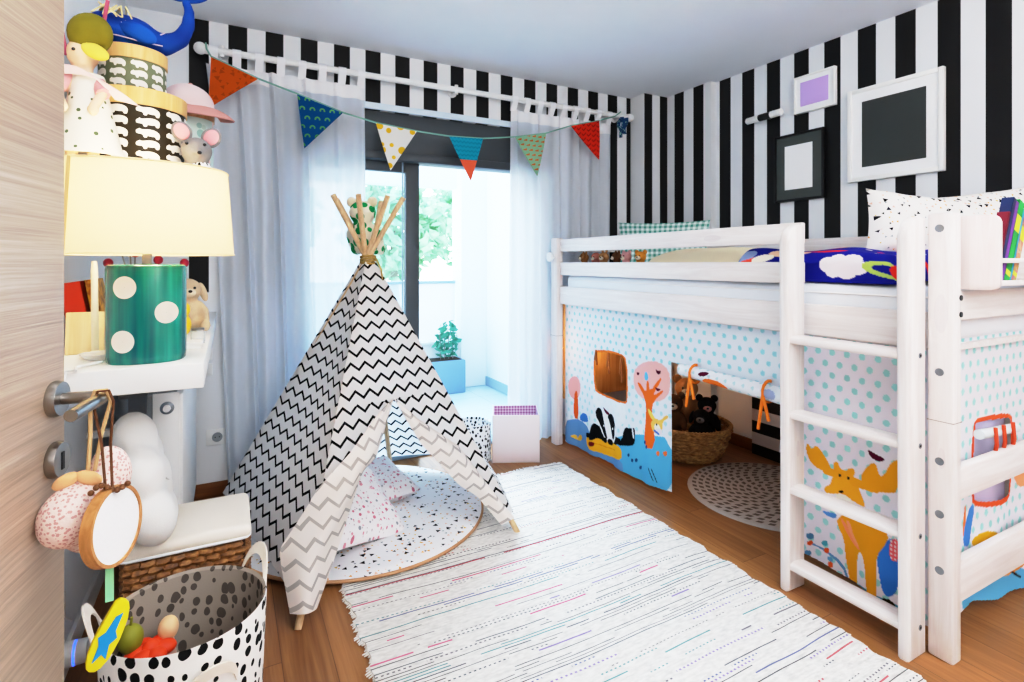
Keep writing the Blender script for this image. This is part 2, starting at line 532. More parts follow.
SPOT = mat('black_spot_canvas', spots('#efeae4', '#121212'), .85, var=.03, bump=.1, bscale=400, spec=.15)
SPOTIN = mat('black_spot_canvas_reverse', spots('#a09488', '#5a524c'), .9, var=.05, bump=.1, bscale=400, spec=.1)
SPOTS = mat('small_black_spot_canvas', spots('#eceff2', '#121214', 40), .85, var=.03, spec=.15)
CREAM = mat('cream_canvas', '#f0e6d8', .85, var=.04, bump=.12, bscale=300, spec=.1)
COTTON = mat('white_cotton', '#f4f4f5', .9, var=.03, bump=.12, bscale=200, spec=.1)
BLUEW = mat('white_sheet', '#eef2f8', .9, var=.03, bump=.1, bscale=120, spec=.1)
def gingham(a, b, s):
    def f(nb):
        u, v = nb.uv()
        x = nb.lt(nb.fmod(nb.add(u, 9), s), s / 2); y = nb.lt(nb.fmod(nb.add(v, 9), s), s / 2)
        return nb.mix(nb.mul(nb.add(x, y), .5), H(b), H(a))
    return f
GINGP = mat('pink_gingham', gingham('#b0679c', '#f1e3ee', .018), .9, var=.03)
GINGG = mat('teal_gingham', gingham('#4f9c8c', '#e9f2ef', .034), .9, var=.03, bump=.1, bscale=300, spec=.1)
PINKBOX = mat('pale_pink_board', '#efe3e4', .6, var=.02)
CURT = mat('sheer_white_voile', '#f3f7fd', .9, var=.03, trans=.34, transp=.1, tcol='#e6f0fb', spec=.05, vscale=20)
TABM = mat('white_curtain_tape', '#fbfbfd', .9, var=.03, trans=.1)
GLASS = None
def glass():
    nb = NB('clear_window_glass')
    t = nb.n('BsdfTransparent'); t.inputs[0].default_value = (.93, .97, 1, 1)
    g = nb.n('BsdfGlossy'); g.inputs['Roughness'].default_value = .03
    mx = nb.n('MixShader'); mx.inputs[0].default_value = .05
    nb.put(g.inputs[0], nb.mix(nb.noise(nb.obj(), 2), (1, 1, 1), (.9, .95, 1)))
    nb.nt.links.new(t.outputs[0], mx.inputs[1]); nb.nt.links.new(g.outputs[0], mx.inputs[2])
    nb.nt.links.new(mx.outputs[0], nb.out.inputs[0]); return nb.mat
GLASS = glass()
def paint_mat(name, trans=0.0, rough=.9):
    if name in MATS: return MATS[name]
    def f(nb):
        a = nb.n('VertexColor'); a.layer_name = 'Col'; return a.outputs[0]
    return mat(name, f, rough, var=.03, bump=.08, bscale=300, trans=trans, spec=.1)
PRINT = paint_mat('printed_cotton', .12)
PRINTD = paint_mat('printed_duvet_cotton')
RATTAN = mat('woven_rattan', lambda nb: nb.ramp(nb.noise(nb.scalev(nb.obj(), (60, 60, 120)), 1, 3), [(.3, H('#4e3018')), (.55, H('#8a5c31')), (.75, H('#b98650'))]), .6, var=.1, vscale=40)
WILLOW = mat('willow_weave', lambda nb: nb.ramp(nb.noise(nb.scalev(nb.obj(), (40, 40, 90)), 1, 3), [(.3, H('#8a6236')), (.7, H('#d8ae74'))]), .6, var=.1, vscale=40)
def jute(nb):
    u, v = nb.uv()
    r = nb.m('SQRT', nb.add(nb.mul(u, u), nb.mul(v, v))); a = nb.m('ARCTAN2', v, u)
    q = nb.div(r, .034); row = nb.fl(q); fr = nb.sub(q, row)
    n = nb.m('ROUND', nb.mul(nb.add(row, .5), 4.2))
    rr, _ = nb.white(row)
    t = nb.m('FRACT', nb.add(nb.add(nb.div(nb.mul(nb.add(a, 3.1416), n), 6.28318), rr), nb.mul(fr, .35)))
    m = nb.AND(nb.lt(t, .52), nb.gt(fr, .18), nb.lt(fr, .82))
    m = nb.AND(m, nb.lt(r, .4))
    return nb.mix(m, H('#b5ada6'), H('#6f665f'))
JUTE = mat('taupe_braided_jute', jute, .95, var=.08, vscale=60, bump=.5, bscale=120, spec=.1)
BOARDSTR = mat('black_white_banded_board', lambda nb: nb.mix(nb.lt(nb.fmod(nb.add(nb.sep(nb.obj())[2], .005), .145), .072), H('#e5e0e0'), H('#111113')), .5, var=.03)
def teal_glaze(nb):
    oc = nb.obj(); p = nb.sep(oc)
    w = nb.noise(nb.scalev(oc, (40, 40, 1.5)), 1, 3)
    c = nb.ramp(w, [(.3, H('#0b4a57')), (.52, H('#12756f')), (.72, H('#1f9c86'))])
    return c
TEAL = mat('teal_streaked_glaze', teal_glaze, .22, var=.03, spec=.5)
DOTW = mat('ivory_dot_glaze', '#f1e8da', .3, var=.02)
SHADE = mat('ivory_lamp_shade', '#f4dfb6', .9, var=.03, trans=.3, tcol='#ffe4b4', emit='#ffd899', emis=.18, spec=.1, bump=.05, bscale=400)
SEAM = mat('shade_seam_tape', '#d8b684', .9, var=.03)
CLOUDM = mat('ivory_plush_cotton', '#eceae6', .95, var=.04, bump=.2, bscale=250, spec=.1)
def plushm(name, c, bump=.5): return mat('plush_' + name, c, .95, var=.12, vscale=60, bump=bump, bscale=260, spec=.08)
NOSE = mat('black_thread', '#141214', .5, var=.03)
EYEM = mat('black_glass_bead', '#08080a', .15, var=.01, spec=.6)
PINKF = mat('pink_felt', '#e9a0a4', .9, var=.06)
ORANGE = mat('orange_ribbon', '#ee7f22', .7, var=.06)
LEAF = mat('garden_leaf', lambda nb: nb.ramp(nb.noise(nb.obj(), 3, 2), [(.3, H('#7fae86')), (.7, H('#c6e2c4'))]), .6, var=.1, trans=.25)
LEAFD = mat('potted_leaf', '#4f9a7f', .6, var=.15, trans=.2)
BARK = mat('grey_bark', '#8f8a83', .9, var=.15, bump=.4, bscale=40)
BALF = mat('balcony_tile', lambda nb: nb.mix(nb.OR(nb.lt(nb.fmod(nb.sep(nb.obj())[0], .4), .006), nb.lt(nb.fmod(nb.sep(nb.obj())[1], .4), .006)), H('#c9dcea'), H('#a9bccb')), .35, var=.03)
BALW = mat('white_render', '#f3f6fa', .85, var=.02)
SKIRT = mat('blue_grey_skirting', '#9fb4c4', .6, var=.03)
PLANTER = mat('blue_grey_planter', '#7f9db6', .6, var=.04)
PLASTIC = mat('white_plastic', '#f4f4f2', .35, var=.02)
GREYP = mat('grey_plastic', '#9aa0a4', .5, var=.03)
DARKP = mat('dark_grille', '#2b2f33', .6, var=.03)
# ================================================================== THE ROOM
XL, XR, YB, YF, ZC = -.43, 2.96, 3.15, -2.4, 2.44
OX0, OX1, OZ = .26, 1.92, 2.10          # balcony door opening
struct(B().box((XL - .15, YF - .15, -.06), (XR + .15, YB + .2, 0)).build('floor', FLOOR, smooth=False))
struct(B().box((XL - .15, YF - .15, ZC), (XR + .15, YB + .2, ZC + .1)).build('ceiling', CEILW, smooth=False))
struct(B().box((XL - .15, YF - .15, 0), (XL, YB + .2, ZC)).build('wall_left', WALLW, smooth=False))
struct(B().box((XL, YF - .15, 0), (XR, YF, ZC)).build('wall_front', WALLW, smooth=False))  # unseen wall, set further back to make space for the added fill lamps
struct(B().box((XR, YF - .15, 0), (XR + .15, YB + .2, ZC)).build('wall_right', WP_RIGHT, smooth=False))
b = B().box((XL, YB, 0), (OX0, YB + .2, ZC)).box((OX1, YB, 0), (XR, YB + .2, ZC)).box((OX0, YB, OZ), (OX1, YB + .2, ZC))
struct(b.build('wall_back', WP_BACK, smooth=False))
struct(B().box((2.68, 3.0, 0), (XR, YB, ZC)).build('trim_1', WP_COL, smooth=False))        # boxed corner column
struct(B().box((2.905, 2.59, 0), (XR, 3.0, ZC)).build('trim_2', WP_RIGHT, smooth=False))    # pilaster beside it
struct(B().box((XL, YB - .014, 0), (OX0 - .02, YB, .075), .004).build('baseboard_back', DARKWOOD))
struct(B().box((XR - .014, YF, 0), (XR, 2.59, .075), .004).build('baseboard_right', DARKWOODY))
struct(B().box((XL, YF, 0), (XL + .014, YB - .02, .075), .004).build('baseboard_left', WHITE))
struct(B().box((OX0 - .03, YB - .018, 2.098), (OX1 + .03, YB + .0, 2.137), .004).build('trim_3', mat('pale_blue_trim', '#dbeaf7', .5, var=.02)))

# sliding balcony door
w = thing('window_1', '', '', (1.09, YB + .1, 0)); del w['label'], w['category']; struct(w)
w_ = B()
w_.box((OX0, YB + .02, 1.86), (OX1, YB + .19, OZ), .004)
w_.box((OX0, YB + .05, 0), (OX0 + .06, YB + .17, 1.86)).box((OX1 - .06, YB + .05, 0), (OX1, YB + .17, 1.86))
w_.build('frame', ALU, w)
B().box((OX0, YB + .0, 1.815), (OX1, YB + .12, 1.865), .004).build('head_rail', ALU, w)
B().box((OX0, YB + .05, .0), (OX1, YB + .17, .022), .003).build('sill_track', ALUL, w)
def sash(x0, x1, y, nm):
    st = .085
    q = B().box((x0, y, .022), (x0 + st, y + .045, 1.83), .003).box((x1 - st, y, .022), (x1, y + .045, 1.83), .003)
    q.box((x0 + st, y, 1.755), (x1 - st, y + .045, 1.83), .003).box((x0 + st, y, .022), (x1 - st, y + .045, .1), .003)
    o = q.build('sash', ALU, w)
    B().box((x0 + st, y + .018, .1), (x1 - st, y + .026, 1.755)).build('pane', GLASS, o, smooth=False)
sash(OX0 + .06, 1.047, YB + .06, 'l')
B().box((.936, YB + .052, .03), (.944, YB + .06, 1.83)).build('edge_highlight', ALUL, w)  # pale strip standing in for the highlight along the sash edge

# ---------------------------------------------------------------- balcony outside
struct(B().box((-1.2, YB + .2, -.08), (2.4, 5.1, -.005)).build('balcony_floor', BALF, smooth=False))
struct(B().box((2.25, YB + .2, -.08), (2.4, 5.1, 2.7)).build('balcony_side_wall', BALW, smooth=False))
struct(B().box((-1.2, 4.86, -.08), (2.25, 5.0, .42)).build('balcony_parapet', BALW, smooth=False))
struct(B().box((1.98, 4.78, -.0), (2.25, 5.02, 2.7)).build('balcony_pillar', BALW, smooth=False))
struct(B().box((-1.2, 4.845, 0), (1.98, 4.86, .085)).box((2.235, YB + .2, 0), (2.25, 4.78, .085)).build('balcony_skirting', SKIRT, smooth=False))
struct(B().box((-1.2, 4.84, .42), (1.98, 5.02, .45), .004).build('balcony_ledge', mat('white_stone_ledge', '#f2f5f8', .5)))
struct(B().box((-1.2, 4.9, 1.93), (1.98, 5.02, 2.2)).build('balcony_beam', BALW, smooth=False))
rail = thing('balcony_railing', 'frosted balcony railing panel on the white parapet outside the door', 'railing', (.4, 4.93, .45))
B().box((-1.2, 4.925, .45), (1.97, 4.935, 1.0)).build('panel', mat('frosted_panel', '#dfe9f0', .3, transp=.35, var=.02), rail, smooth=False)
B().box((-1.2, 4.905, 1.0), (1.97, 4.955, 1.03), .006).build('top_rail', ALUL, rail)
pl_ = thing('planter', 'blue grey planter trough with a leafy plant outside the balcony door', 'planter', (1.72, 4.7, 0))
q = B().box((1.42, 4.6, -.005), (1.95, 4.83, .3), .01)
q.build('trough', PLANTER, pl_)
B().box((1.45, 4.63, .28), (1.92, 4.8, .305)).build('soil', mat('potting_soil', '#4a3b30', .95, var=.2), pl_, smooth=False)
def leaves(bm_, c, r, n, sz, seed=1):
    rnd = random.Random(seed)
    for i in range(n):
        d = Vector((rnd.gauss(0, 1), rnd.gauss(0, 1), rnd.gauss(0, 1))).normalized() * rnd.uniform(.35, 1) ** .6
        p = Vector(c) + Vector((d.x * r[0], d.y * r[1], d.z * r[2]))
        R = Euler((rnd.uniform(0, 6), rnd.uniform(0, 6), rnd.uniform(0, 6))).to_matrix()
        s = sz * rnd.uniform(.6, 1.3)
        pts = [p + R @ Vector(v) * s for v in ((0, -1, 0), (.42, -.2, .12), (.3, .5, .08), (0, 1, 0), (-.3, .5, .08), (-.42, -.2, .12))]
        bm_.poly(pts)
    return bm_
leaves(B(), (1.8, 4.7, .48), (.13, .09, .2), 110, .04, 3).build('foliage', LEAFD, pl_, fixn=False)
q = B()
for k in range(4): q.tube([(1.74 + .04 * k, 4.7, .29), (1.72 + .05 * k, 4.7 + .02 * (k - 1.5), .55)], .004, 5)
q.build('stem', BARK, pl_)
for k, (x, y, zz, r, lb) in enumerate(((.3, 8.6, 1.9, 1.0, 'sunlit pale green garden tree left of the dark window post, beyond the balcony'),
                                       (2.25, 8.2, 1.7, .9, 'sunlit garden tree seen through the glass right of the dark window post'),
                                       (4.3, 9.8, 2.0, 1.1, 'farthest bleached garden tree, low behind the white balcony pillar'))):
    t = thing('garden_tree', lb, 'tree', (x, y, -1.2), group='trees beyond the balcony')
    leaves(B(), (x, y, zz), (r, r * .8, r * .9), 900, .13, 20 + k).build('crown', LEAF, t, fixn=False)
    B().tube([(x, y, -1.2), (x + .05, y, .2), (x, y, zz)], [.1, .08, .04], 8).build('trunk', BARK, t)
struct(B().box((-8, 5.1, -1.3), (14, 16, -1.2)).build('garden_ground', mat('pale_garden_ground', '#b9c7ad', .9, var=.15)))

# ================================================================== CURTAINS, ROD, BUNTING
RY, RZ = 3.075, 2.268
rod = thing('curtain_rod', 'long white wooden curtain rod with ball ends above the balcony door', 'curtain rod', (1.24, RY, RZ))
B().tube([(-.1, RY, RZ), (2.585, RY, RZ)], .0175, 16).build('pole', WHITE, rod)
for x, sg in ((-.125, -1), (2.61, 1)):
    q = B().ell((x, RY, RZ), (.03, .03, .03)); q.tube([(x - sg * .035, RY, RZ), (x - sg * .02, RY, RZ)], .024, 16); q.build('finial', WHITE, rod)
for x in (-.03, 1.24, 2.52):
    q = B().tube([(x, YB, RZ), (x, RY + .01, RZ)], .011, 10); q.tube([(x, YB - .008, RZ), (x, YB, RZ)], .03, 16)
    q.tube([(x, RY, RZ - .028), (x, RY, RZ + .028)], .012, 8); q.build('bracket', WHITE, rod)
def curtain(x0, x1, label, ph, n, taper=0):
    t = thing('sheer_curtain', label, 'curtain', ((x0 + x1) / 2, RY, 0), group='sheer tab top curtains')
    L = x1 - x0
    def fn(a, c):
        z = .015 + c * 2.19
        amp = .012 + .018 * (1 - c) ** .5
        x = x0 + a * L
        k = 2 * PI / .082
        y = RY + .022 + amp * sin(k * x + ph + .8 * sin(3.1 * x + ph)) * (.75 + .25 * sin(9 * x)) 
        x += .012 * sin(k * x * .5 + 2 * c) + taper * (1 - c) ** .6 * (1 - a)
        return Vector((x, min(y, YB - .016), z))
    B().patch(fn, int(L / .0065), 14, lambda a, c: (a * L, c * 2.2)).build('voile', CURT, t, fixn=False)
    def band(a, c):
        p = fn(a, .966 + .034 * c); return p + Vector((0, -.002, .004 * 0))
    B().patch(band, int(L / .0065), 2).build('header_band', TABM, t, fixn=False)
    for i in range(n):
        x = x0 + .022 + (L - .044) * i / (n - 1)
        y0 = fn((x - x0) / L, 1).y
        pts = [(y0, 2.195)] + [(RY + .0215 * cos(a_), RZ + .0215 * sin(a_)) for a_ in np.linspace(-.6, PI + .6, 11)] + [(y0 - .003, 2.195)]
        def tf(a, c, pts=pts, x=x):
            k = min(int(c * (len(pts) - 1)), len(pts) - 2); f = c * (len(pts) - 1) - k
            y = pts[k][0] * (1 - f) + pts[k + 1][0] * f; z = pts[k][1] * (1 - f) + pts[k + 1][1] * f
            return Vector((x - .02 + .04 * a, y, z))
        B().patch(tf, 1, len(pts) - 1).build('tab', TABM, t, fixn=False)
    return t
curtain(-.09, .685, 'sheer white curtain hanging left of the balcony door, behind the teepee', .4, 8, .085)
curtain(1.625, 2.44, 'sheer white curtain hanging right of the balcony door, beside the loft bed', 1.9, 9)

bt = thing('bunting', 'string of six patterned triangle pennants hanging along the curtain rod', 'bunting', (1.2, 2.99, 2.1))
YBn = 2.99
cord = [(-.1, 3.04, 2.285), (-.095, 2.99, 2.24), (-.076, YBn, 2.206), (.131, YBn, 2.132), (.315, YBn, 2.083), (.547, YBn, 2.015), (.725, YBn, 1.982), (.962, YBn, 1.962), (1.159, YBn, 1.955), (1.381, YBn, 1.966), (1.605, YBn, 2.0), (1.835, YBn, 2.05), (2.031, YBn, 2.122), (2.264, YBn, 2.186), (2.42, 3.01, 2.24), (2.5, 3.045, 2.29)]
B().tube(cord, .0045, 6).build('cord', mat('green_grey_cord', '#7fae9f', .8), bt)
def flagmat(i):
    def orange(nb):
        u, v = nb.uv(); m, _ = scatter(nb, u, v, 30, .2, True, .9, .2)
        return nb.mix(nb.mul(m, .5), H('#cf5a1c'), H('#7d3512'))
    def blue(nb):
        u, v = nb.uv()
        row = nb.fl(nb.div(v, .048)); x = nb.sub(nb.fmod(nb.add(u, nb.mul(row, .025)), .05), .025); y = nb.sub(nb.fmod(v, .048), .018)
        r = nb.m('SQRT', nb.add(nb.mul(x, x), nb.mul(y, y)))
        m = nb.AND(nb.gt(r, .007), nb.lt(r, .0145), nb.gt(y, -.004))
        return nb.mix(m, H('#0e5288'), H('#5fa85f'))
    def dotty(nb):
        u, v = nb.uv(); m, _ = scatter(nb, u, v, 15, .3, False, .9, .55)
        return nb.mix(m, H('#f2efe9'), H('#edc02c'))
    def tealor(nb):
        u, v = nb.uv()
        z = nb.add(nb.m('PINGPONG', nb.add(u, 3), .012), nb.mul(v, 1.0))
        sc = nb.lt(nb.fmod(z, .026), .006)
        t_ = nb.mix(nb.mul(sc, .6), H('#1f9fb8'), H('#0d5f7a'))
        m, _ = scatter(nb, u, v, 60, .28, False, .5, .15)
        return nb.mix(nb.lt(v, .125), t_, H('#ef6a4a'))
    def fox(nb):
        u, v = nb.uv(); row = nb.fl(nb.div(v, .03)); x = nb.fmod(nb.add(u, nb.mul(row, .021)), .042); y = nb.fmod(v, .03)
        m = nb.AND(nb.lt(x, .026), nb.gt(y, .008), nb.lt(y, nb.add(.014, nb.mul(x, .35))))
        return nb.mix(m, H('#8fbf9f'), H('#cf6b2c'))
    def red(nb):
        u, v = nb.uv(); z = nb.add(v, nb.m('PINGPONG', nb.add(u, 3), .02))
        m = nb.AND(nb.lt(nb.fmod(z, .034), .009), nb.gt(nb.fmod(nb.add(u, 3), .04), .008))
        return nb.mix(m, H('#d8321f'), H('#8c1d14'))
    f = (orange, blue, dotty, tealor, fox, red)[i]
    return mat('pennant_' + f.__name__, f, .9, var=.03, trans=.15, spec=.1)
FL = [((-.076, 2.204), (.131, 2.13), (-.089, 1.953)), ((.315, 2.081), (.547, 2.013), (.349, 1.798)), ((.725, 1.98), (.962, 1.963), (.81, 1.725)),
      ((1.159, 1.956), (1.381, 1.966), (1.295, 1.698)), ((1.605, 2.0), (1.835, 2.051), (1.774, 1.765)), ((2.031, 2.12), (2.264, 2.183), (2.256, 1.912))]
FN = ['orange pennant with dark triangles', 'blue pennant with green arches', 'white pennant with yellow dots', 'teal pennant with coral tip', 'mint pennant with orange marks', 'red patterned pennant']
for i, (a, b_, c) in enumerate(FL):
    q = B()
    for k, off in enumerate((.0, .004)):
        n = 8
        def fn(s_, t_, off=off):
            x = (a[0] * (1 - s_) + b_[0] * s_) * (1 - t_) + c[0] * t_; z = (a[1] * (1 - s_) + b_[1] * s_) * (1 - t_) + c[1] * t_
            return Vector((x, YBn - .003 + off - .012 * sin(PI * t_) * (s_ - .5) - .02 * t_ * (i % 2 - .5), z))
        zc = c[1]
        def uvf(s_, t_):
            p = fn(s_, t_); return (p.x - a[0], p.z - zc)
        q.patch(fn, n, n, uvf)
    o = q.build('pennant', flagmat(i), bt, fixn=False); o['label'] = FN[i]
q = B()
for k, (dx, z0, z1) in enumerate(((0, 2.25, 2.1), (.03, 2.25, 2.13), (-.02, 2.24, 2.15))):
    q.patch(lambda s_, t_: Vector((2.5 + dx + .035 * (s_ - .5) * (1 - .3 * t_) + .02 * sin(5 * t_ + k), 3.03 + .012 * sin(7 * s_ + 4 * t_ + k), z0 * (1 - t_) + z1 * t_)), 5, 8)
def tailc(nb):
    u, v = nb.uv(); m, _ = scatter(nb, u, v, 4, .3, False, .8, .2)
    return nb.mix(m, H('#1c4a78'), H('#8fc3b5'))
o = q.build('tail', mat('navy_mint_tail', tailc, .9), bt, fixn=False); o['label'] = 'bunched navy and mint cloth tail'

# ================================================================== PICTURES AND PEG ON THE RIGHT WALL
def frame(label, y0, y1, z0, z1, fw, fm, mt, pic, mw, depth=.028):
    t = thing('picture_frame', label, 'picture', (XR - .001, (y0 + y1) / 2, z0), group=None)
    xf = XR - .001
    q = B()
    x0 = xf - depth
    q.box((x0, y0, z0), (xf, y0 + fw, z1), .003).box((x0, y1 - fw, z0), (xf, y1, z1), .003)
    q.box((x0, y0 + fw, z0), (xf, y1 - fw, z0 + fw), .003).box((x0, y0 + fw, z1 - fw), (xf, y1 - fw, z1), .003)
    q.build('frame', fm, t)
    B().box((x0 + .008, y0 + fw, z0 + fw), (xf - .004, y1 - fw, z1 - fw)).build('mount', mt, t, smooth=False)
    B().box((x0 + .0065, y0 + fw + mw, z0 + fw + mw), (x0 + .008, y1 - fw - mw, z1 - fw - mw)).build('picture', pic, t, smooth=False)
frame('large white frame around a charcoal sheet on the striped wall', 1.258, 1.695, 1.63, 2.117, .022, FRAMEW, MATW, SLATE, .05)
frame('small white frame around a lilac sheet, highest on the striped wall', 1.763, 2.003, 2.07, 2.284, .012, FRAMEW, MATW, LILAC, .026)
frame('black frame with grey mount around a white sheet, below the lilac picture', 1.824, 2.133, 1.565, 1.962, .014, BLACK, DGREY, MATW, .055)
t = thing('wall_peg', 'white and black turned wooden bar on the striped wall left of the lilac picture', 'wall peg', (2.91, 2.18, 2.1))
B().tube([(2.91, 2.31, 2.098), (2.91, 2.302, 2.098), (2.91, 2.215, 2.099)], [.012, .02, .021], 14).build('far_sleeve', WHITE, t)
B().tube([(2.91, 2.215, 2.099), (2.91, 2.135, 2.1)], .021, 14).build('band', BLACK, t)
B().tube([(2.91, 2.135, 2.1), (2.91, 2.068, 2.101), (2.91, 2.06, 2.101)], [.021, .021, .012], 14).build('near_sleeve', WHITE, t)
B().tube([(2.91, 2.175, 2.1), (XR, 2.175, 2.1)], .012, 10).build('stem', STEEL, t)
# ================================================================== LOFT BED
bed = thing('loft_bed', 'white pine mid height loft bed with ladder along the striped wall', 'bed', (2.42, 1.9, 0))
def roundtop(fn, w, zt, r):
    """outline of a board of width w with one rounded top corner (u across, v up)"""
    p = [(0, 0), (w, 0), (w, zt)]
    p += [(r - r * sin(a), zt - r + r * cos(a)) for a in np.linspace(0, PI / 2, 8)]
    return p
def post(x0, x1, y0, y1, z1, seam=None, nm='post', bev=.008):
    q = B().box((x0, y0, 0), (x1, y1, z1), bev)
    if seam: q.box((x0 - .0006, y0 - .0006, seam), (x1 + .0006, y1 + .0006, seam + .002), mi=1)
    return q.build(nm, [PINE[2], mat('joint_line', '#8d7f78', .8)], bed)  # thin dark strip marks the split line in the post
post(1.9, 1.952, .79, .858, 1.352, .72)
post(1.9, 1.952, 2.965, 3.035, 1.365, .72)
post(2.835, 2.885, .79, .858, 1.352, .72)
post(2.835, 2.885, 2.92, 2.985, 1.352, .72)
def rail(a, b_, ax, nm='rail', bev=.005):
    return B().box(a, b_, bev).build(nm, PINE[ax], bed)
rail((1.928, 1.285, 1.275), (1.953, 2.97, 1.355), 1, 'guard_rail')
rail((1.928, 1.285, 1.12), (1.953, 2.97, 1.204), 1, 'guard_rail')
rail((1.925, .858, .932), (1.953, 2.97, 1.046), 1, 'side_rail')
rail((2.865, .858, .932), (2.89, 2.93, 1.046), 1, 'side_rail')
rail((2.86, .858, 1.26), (2.885, 2.93, 1.335), 1, 'guard_rail')
rail((1.952, .80, 1.025), (2.835, .826, 1.115), 0, 'end_rail')
rail((1.952, .80, .478), (2.835, .826, .578), 0, 'end_rail')
rail((1.952, .80, .165), (2.835, .826, .292), 0, 'end_rail')
for z0, z1 in ((1.275, 1.355), (1.12, 1.2), (.94, 1.05)):
    rail((1.952, 2.945, z0), (2.835, 2.968, z1), 0, 'end_rail')
B().box((1.96, 2.97, .3), (2.67, 2.985, .93), .003).build('end_panel', wood('honey_pine', '#c98a4c', '#e4b175', 2, .5), bed)
B().box((1.953, .83, .925), (2.865, 2.944, .945)).build('slat_base', PINE[1], bed)
# ladder: two stiles, four rungs
q = B()
for y0, y1 in ((.858, .893), (1.25, 1.286)):
    q.prism(roundtop(None, .098, 1.342, .062), lambda u, v, w, y0=y0: Vector((1.8 + u, y0 + w, v)), y1 - y0, bev=.009)
ladder = q.build('ladder', PINE[2], bed)
for z in (.918, .643, .368, .09):
    pr = [(.058 * cos(a) * (1 if abs(cos(a)) < .01 else 1), .0175 * sin(a)) for a in np.linspace(0, 2 * PI, 20, endpoint=False)]
    pr = [(max(-.04, min(.04, u * .8)), v) for u, v in pr]
    B().prism(pr, lambda u, v, w, z=z: Vector((1.848 + u, .893 + w, z + v)), 1.25 - .893).build('rung', PINE[1], ladder)
for z in (.918, .643, .368, .09):
    q = B().tube([(1.86, .8585, z), (1.86, .8565, z)], .0085, 12); q.ell((1.86, .8565, z), (.004, .002, .004), u=8, v=6, mi=1)
    q.build('bolt', [DSTEEL, NOSE], ladder)
for z in (1.305, .87, .6, .44, .27):
    B().tube([(1.9005, .825, z), (1.8985, .825, z)], .012, 14).build('bolt', DSTEEL, bed)
for z in (1.095, 1.045):
    B().tube([(1.944, .7905, z), (1.944, .787, z)], .0085, 12).build('bolt', mat('black_bolt_metal', '#33363a', .35, metal=.8), bed)
q = B().tube([(1.9, 3.0, 1.24), (1.862, 3.0, 1.24)], .012, 12); q.lathe([(.03, 0), (.034, .006), (.03, .018), (.001, .02)], 20, c=(0, 0, 0), M=Matrix.Translation((1.88, 3.0, 1.24)) @ Euler((0, -PI / 2, 0)).to_matrix().to_4x4())
q.build('post_knob', PLASTIC, bed)

mt = thing('mattress', 'white single mattress lying in the loft bed', 'mattress', (2.4, 1.89, .946))
def mfn(b_): return b_.box((1.957, .835, .946), (2.855, 2.94, 1.125), .035, 4)
mfn(B()).build('mattress_core', BLUEW, mt)
B().tube([(1.956, .88, 1.09), (1.956, 2.9, 1.09)], .004, 6).build('piping', COTTON, mt)

# duvet with painted clouds and planets: a rounded slab, outer shell = strip wrapped from wall side over the top and down the front
def duvet_pos(U, V):   # U along y (0..), V = arc length from front hem up and over
    x = np.zeros_like(U); z = np.zeros_like(U); R = .05
    z0 = 1.128; zt = 1.245
    a = V; seg1 = zt - z0 - R; arc = R * PI / 2
    k1 = a < seg1; k2 = (a >= seg1) & (a < seg1 + arc); k3 = a >= seg1 + arc
    xf = 1.965
    x[k1] = xf; z[k1] = z0 + a[k1]
    t = (a[k2] - seg1) / R
    x[k2] = xf + R - R * np.cos(t); z[k2] = zt - R + R * np.sin(t)
    x[k3] = xf + R + (a[k3] - seg1 - arc); z[k3] = zt
    z = z + .012 * np.sin(7 * U + 5 * x) * np.clip((a - .05) / .1, 0, 1) + .008 * np.sin(17 * U - 9 * x) * np.clip((a - .05) / .1, 0, 1)
    e = np.clip(np.minimum(U - .95, 1.62 - U) / .06, 0, 1); f = np.sqrt(1 - (1 - e) ** 2)
    z = z0 + (z - z0) * (.1 + .9 * f)
    return np.stack([x + .01 * np.sin(11 * U), U, z], 1)
def duvet_paint(c):
    c.C[:] = H('#1a1f86')
    for (cx, cy, rx, ry) in ((1.215, .068, .03, .03), (1.175, .08, .035, .03), (1.12, .083, .04, .026), (1.19, .042, .03, .024), (1.14, .04, .04, .026), (1.095, .056, .035, .026), (1.15, .06, .07, .03)):
        c.ell(cx, cy, rx, ry, '#efe6ea')
    c.ell(.985, .05, .1, .03, '#b9d06a', .15); c.ell(.975, .048, .075, .017, '#1a1f86', .15); c.ell(.955, .052, .035, .034, '#d8302a')
    for (y, v) in ((1.0, .22), (1.3, .3), (1.45, .2), (1.1, .42), (1.5, .48)): c.ell(y, v, .035, .035, '#d8302a')
    c.ell(1.07, .155, .02, .012, '#d7d96a', .4); c.ell(1.25, .15, .09, .02, '#d8302a', .1); c.ell(1.38, .12, .08, .02, '#f0c9a8', -.2)
    c.ell(1.53, .06, .06, .03, '#e04a32', .3); c.ell(1.48, .085, .05, .014, '#f3ead8', -.2); c.ell(1.56, .1, .05, .02, '#8ea0c8', -.1)
    c.ell(1.0, .18, .09, .02, '#e8d98a', .1); c.ell(1.02, .21, .05, .015, '#e06a3a', .2)
    for k in range(40):
        r_ = random.Random(k); c.ell(r_.uniform(.95, 1.62), r_.uniform(.2, .8), .012, .012, r_.choice(['#f3ead8', '#d7d96a', '#8ea0c8', '#d8302a']))
dv = painted('duvet', 170, 300, .95, 1.62, 0, .93, duvet_pos, duvet_paint, PRINTD)
dv.data.update()
tag(dv, 'navy duvet printed with clouds and planets, behind the bed ladder', 'duvet')
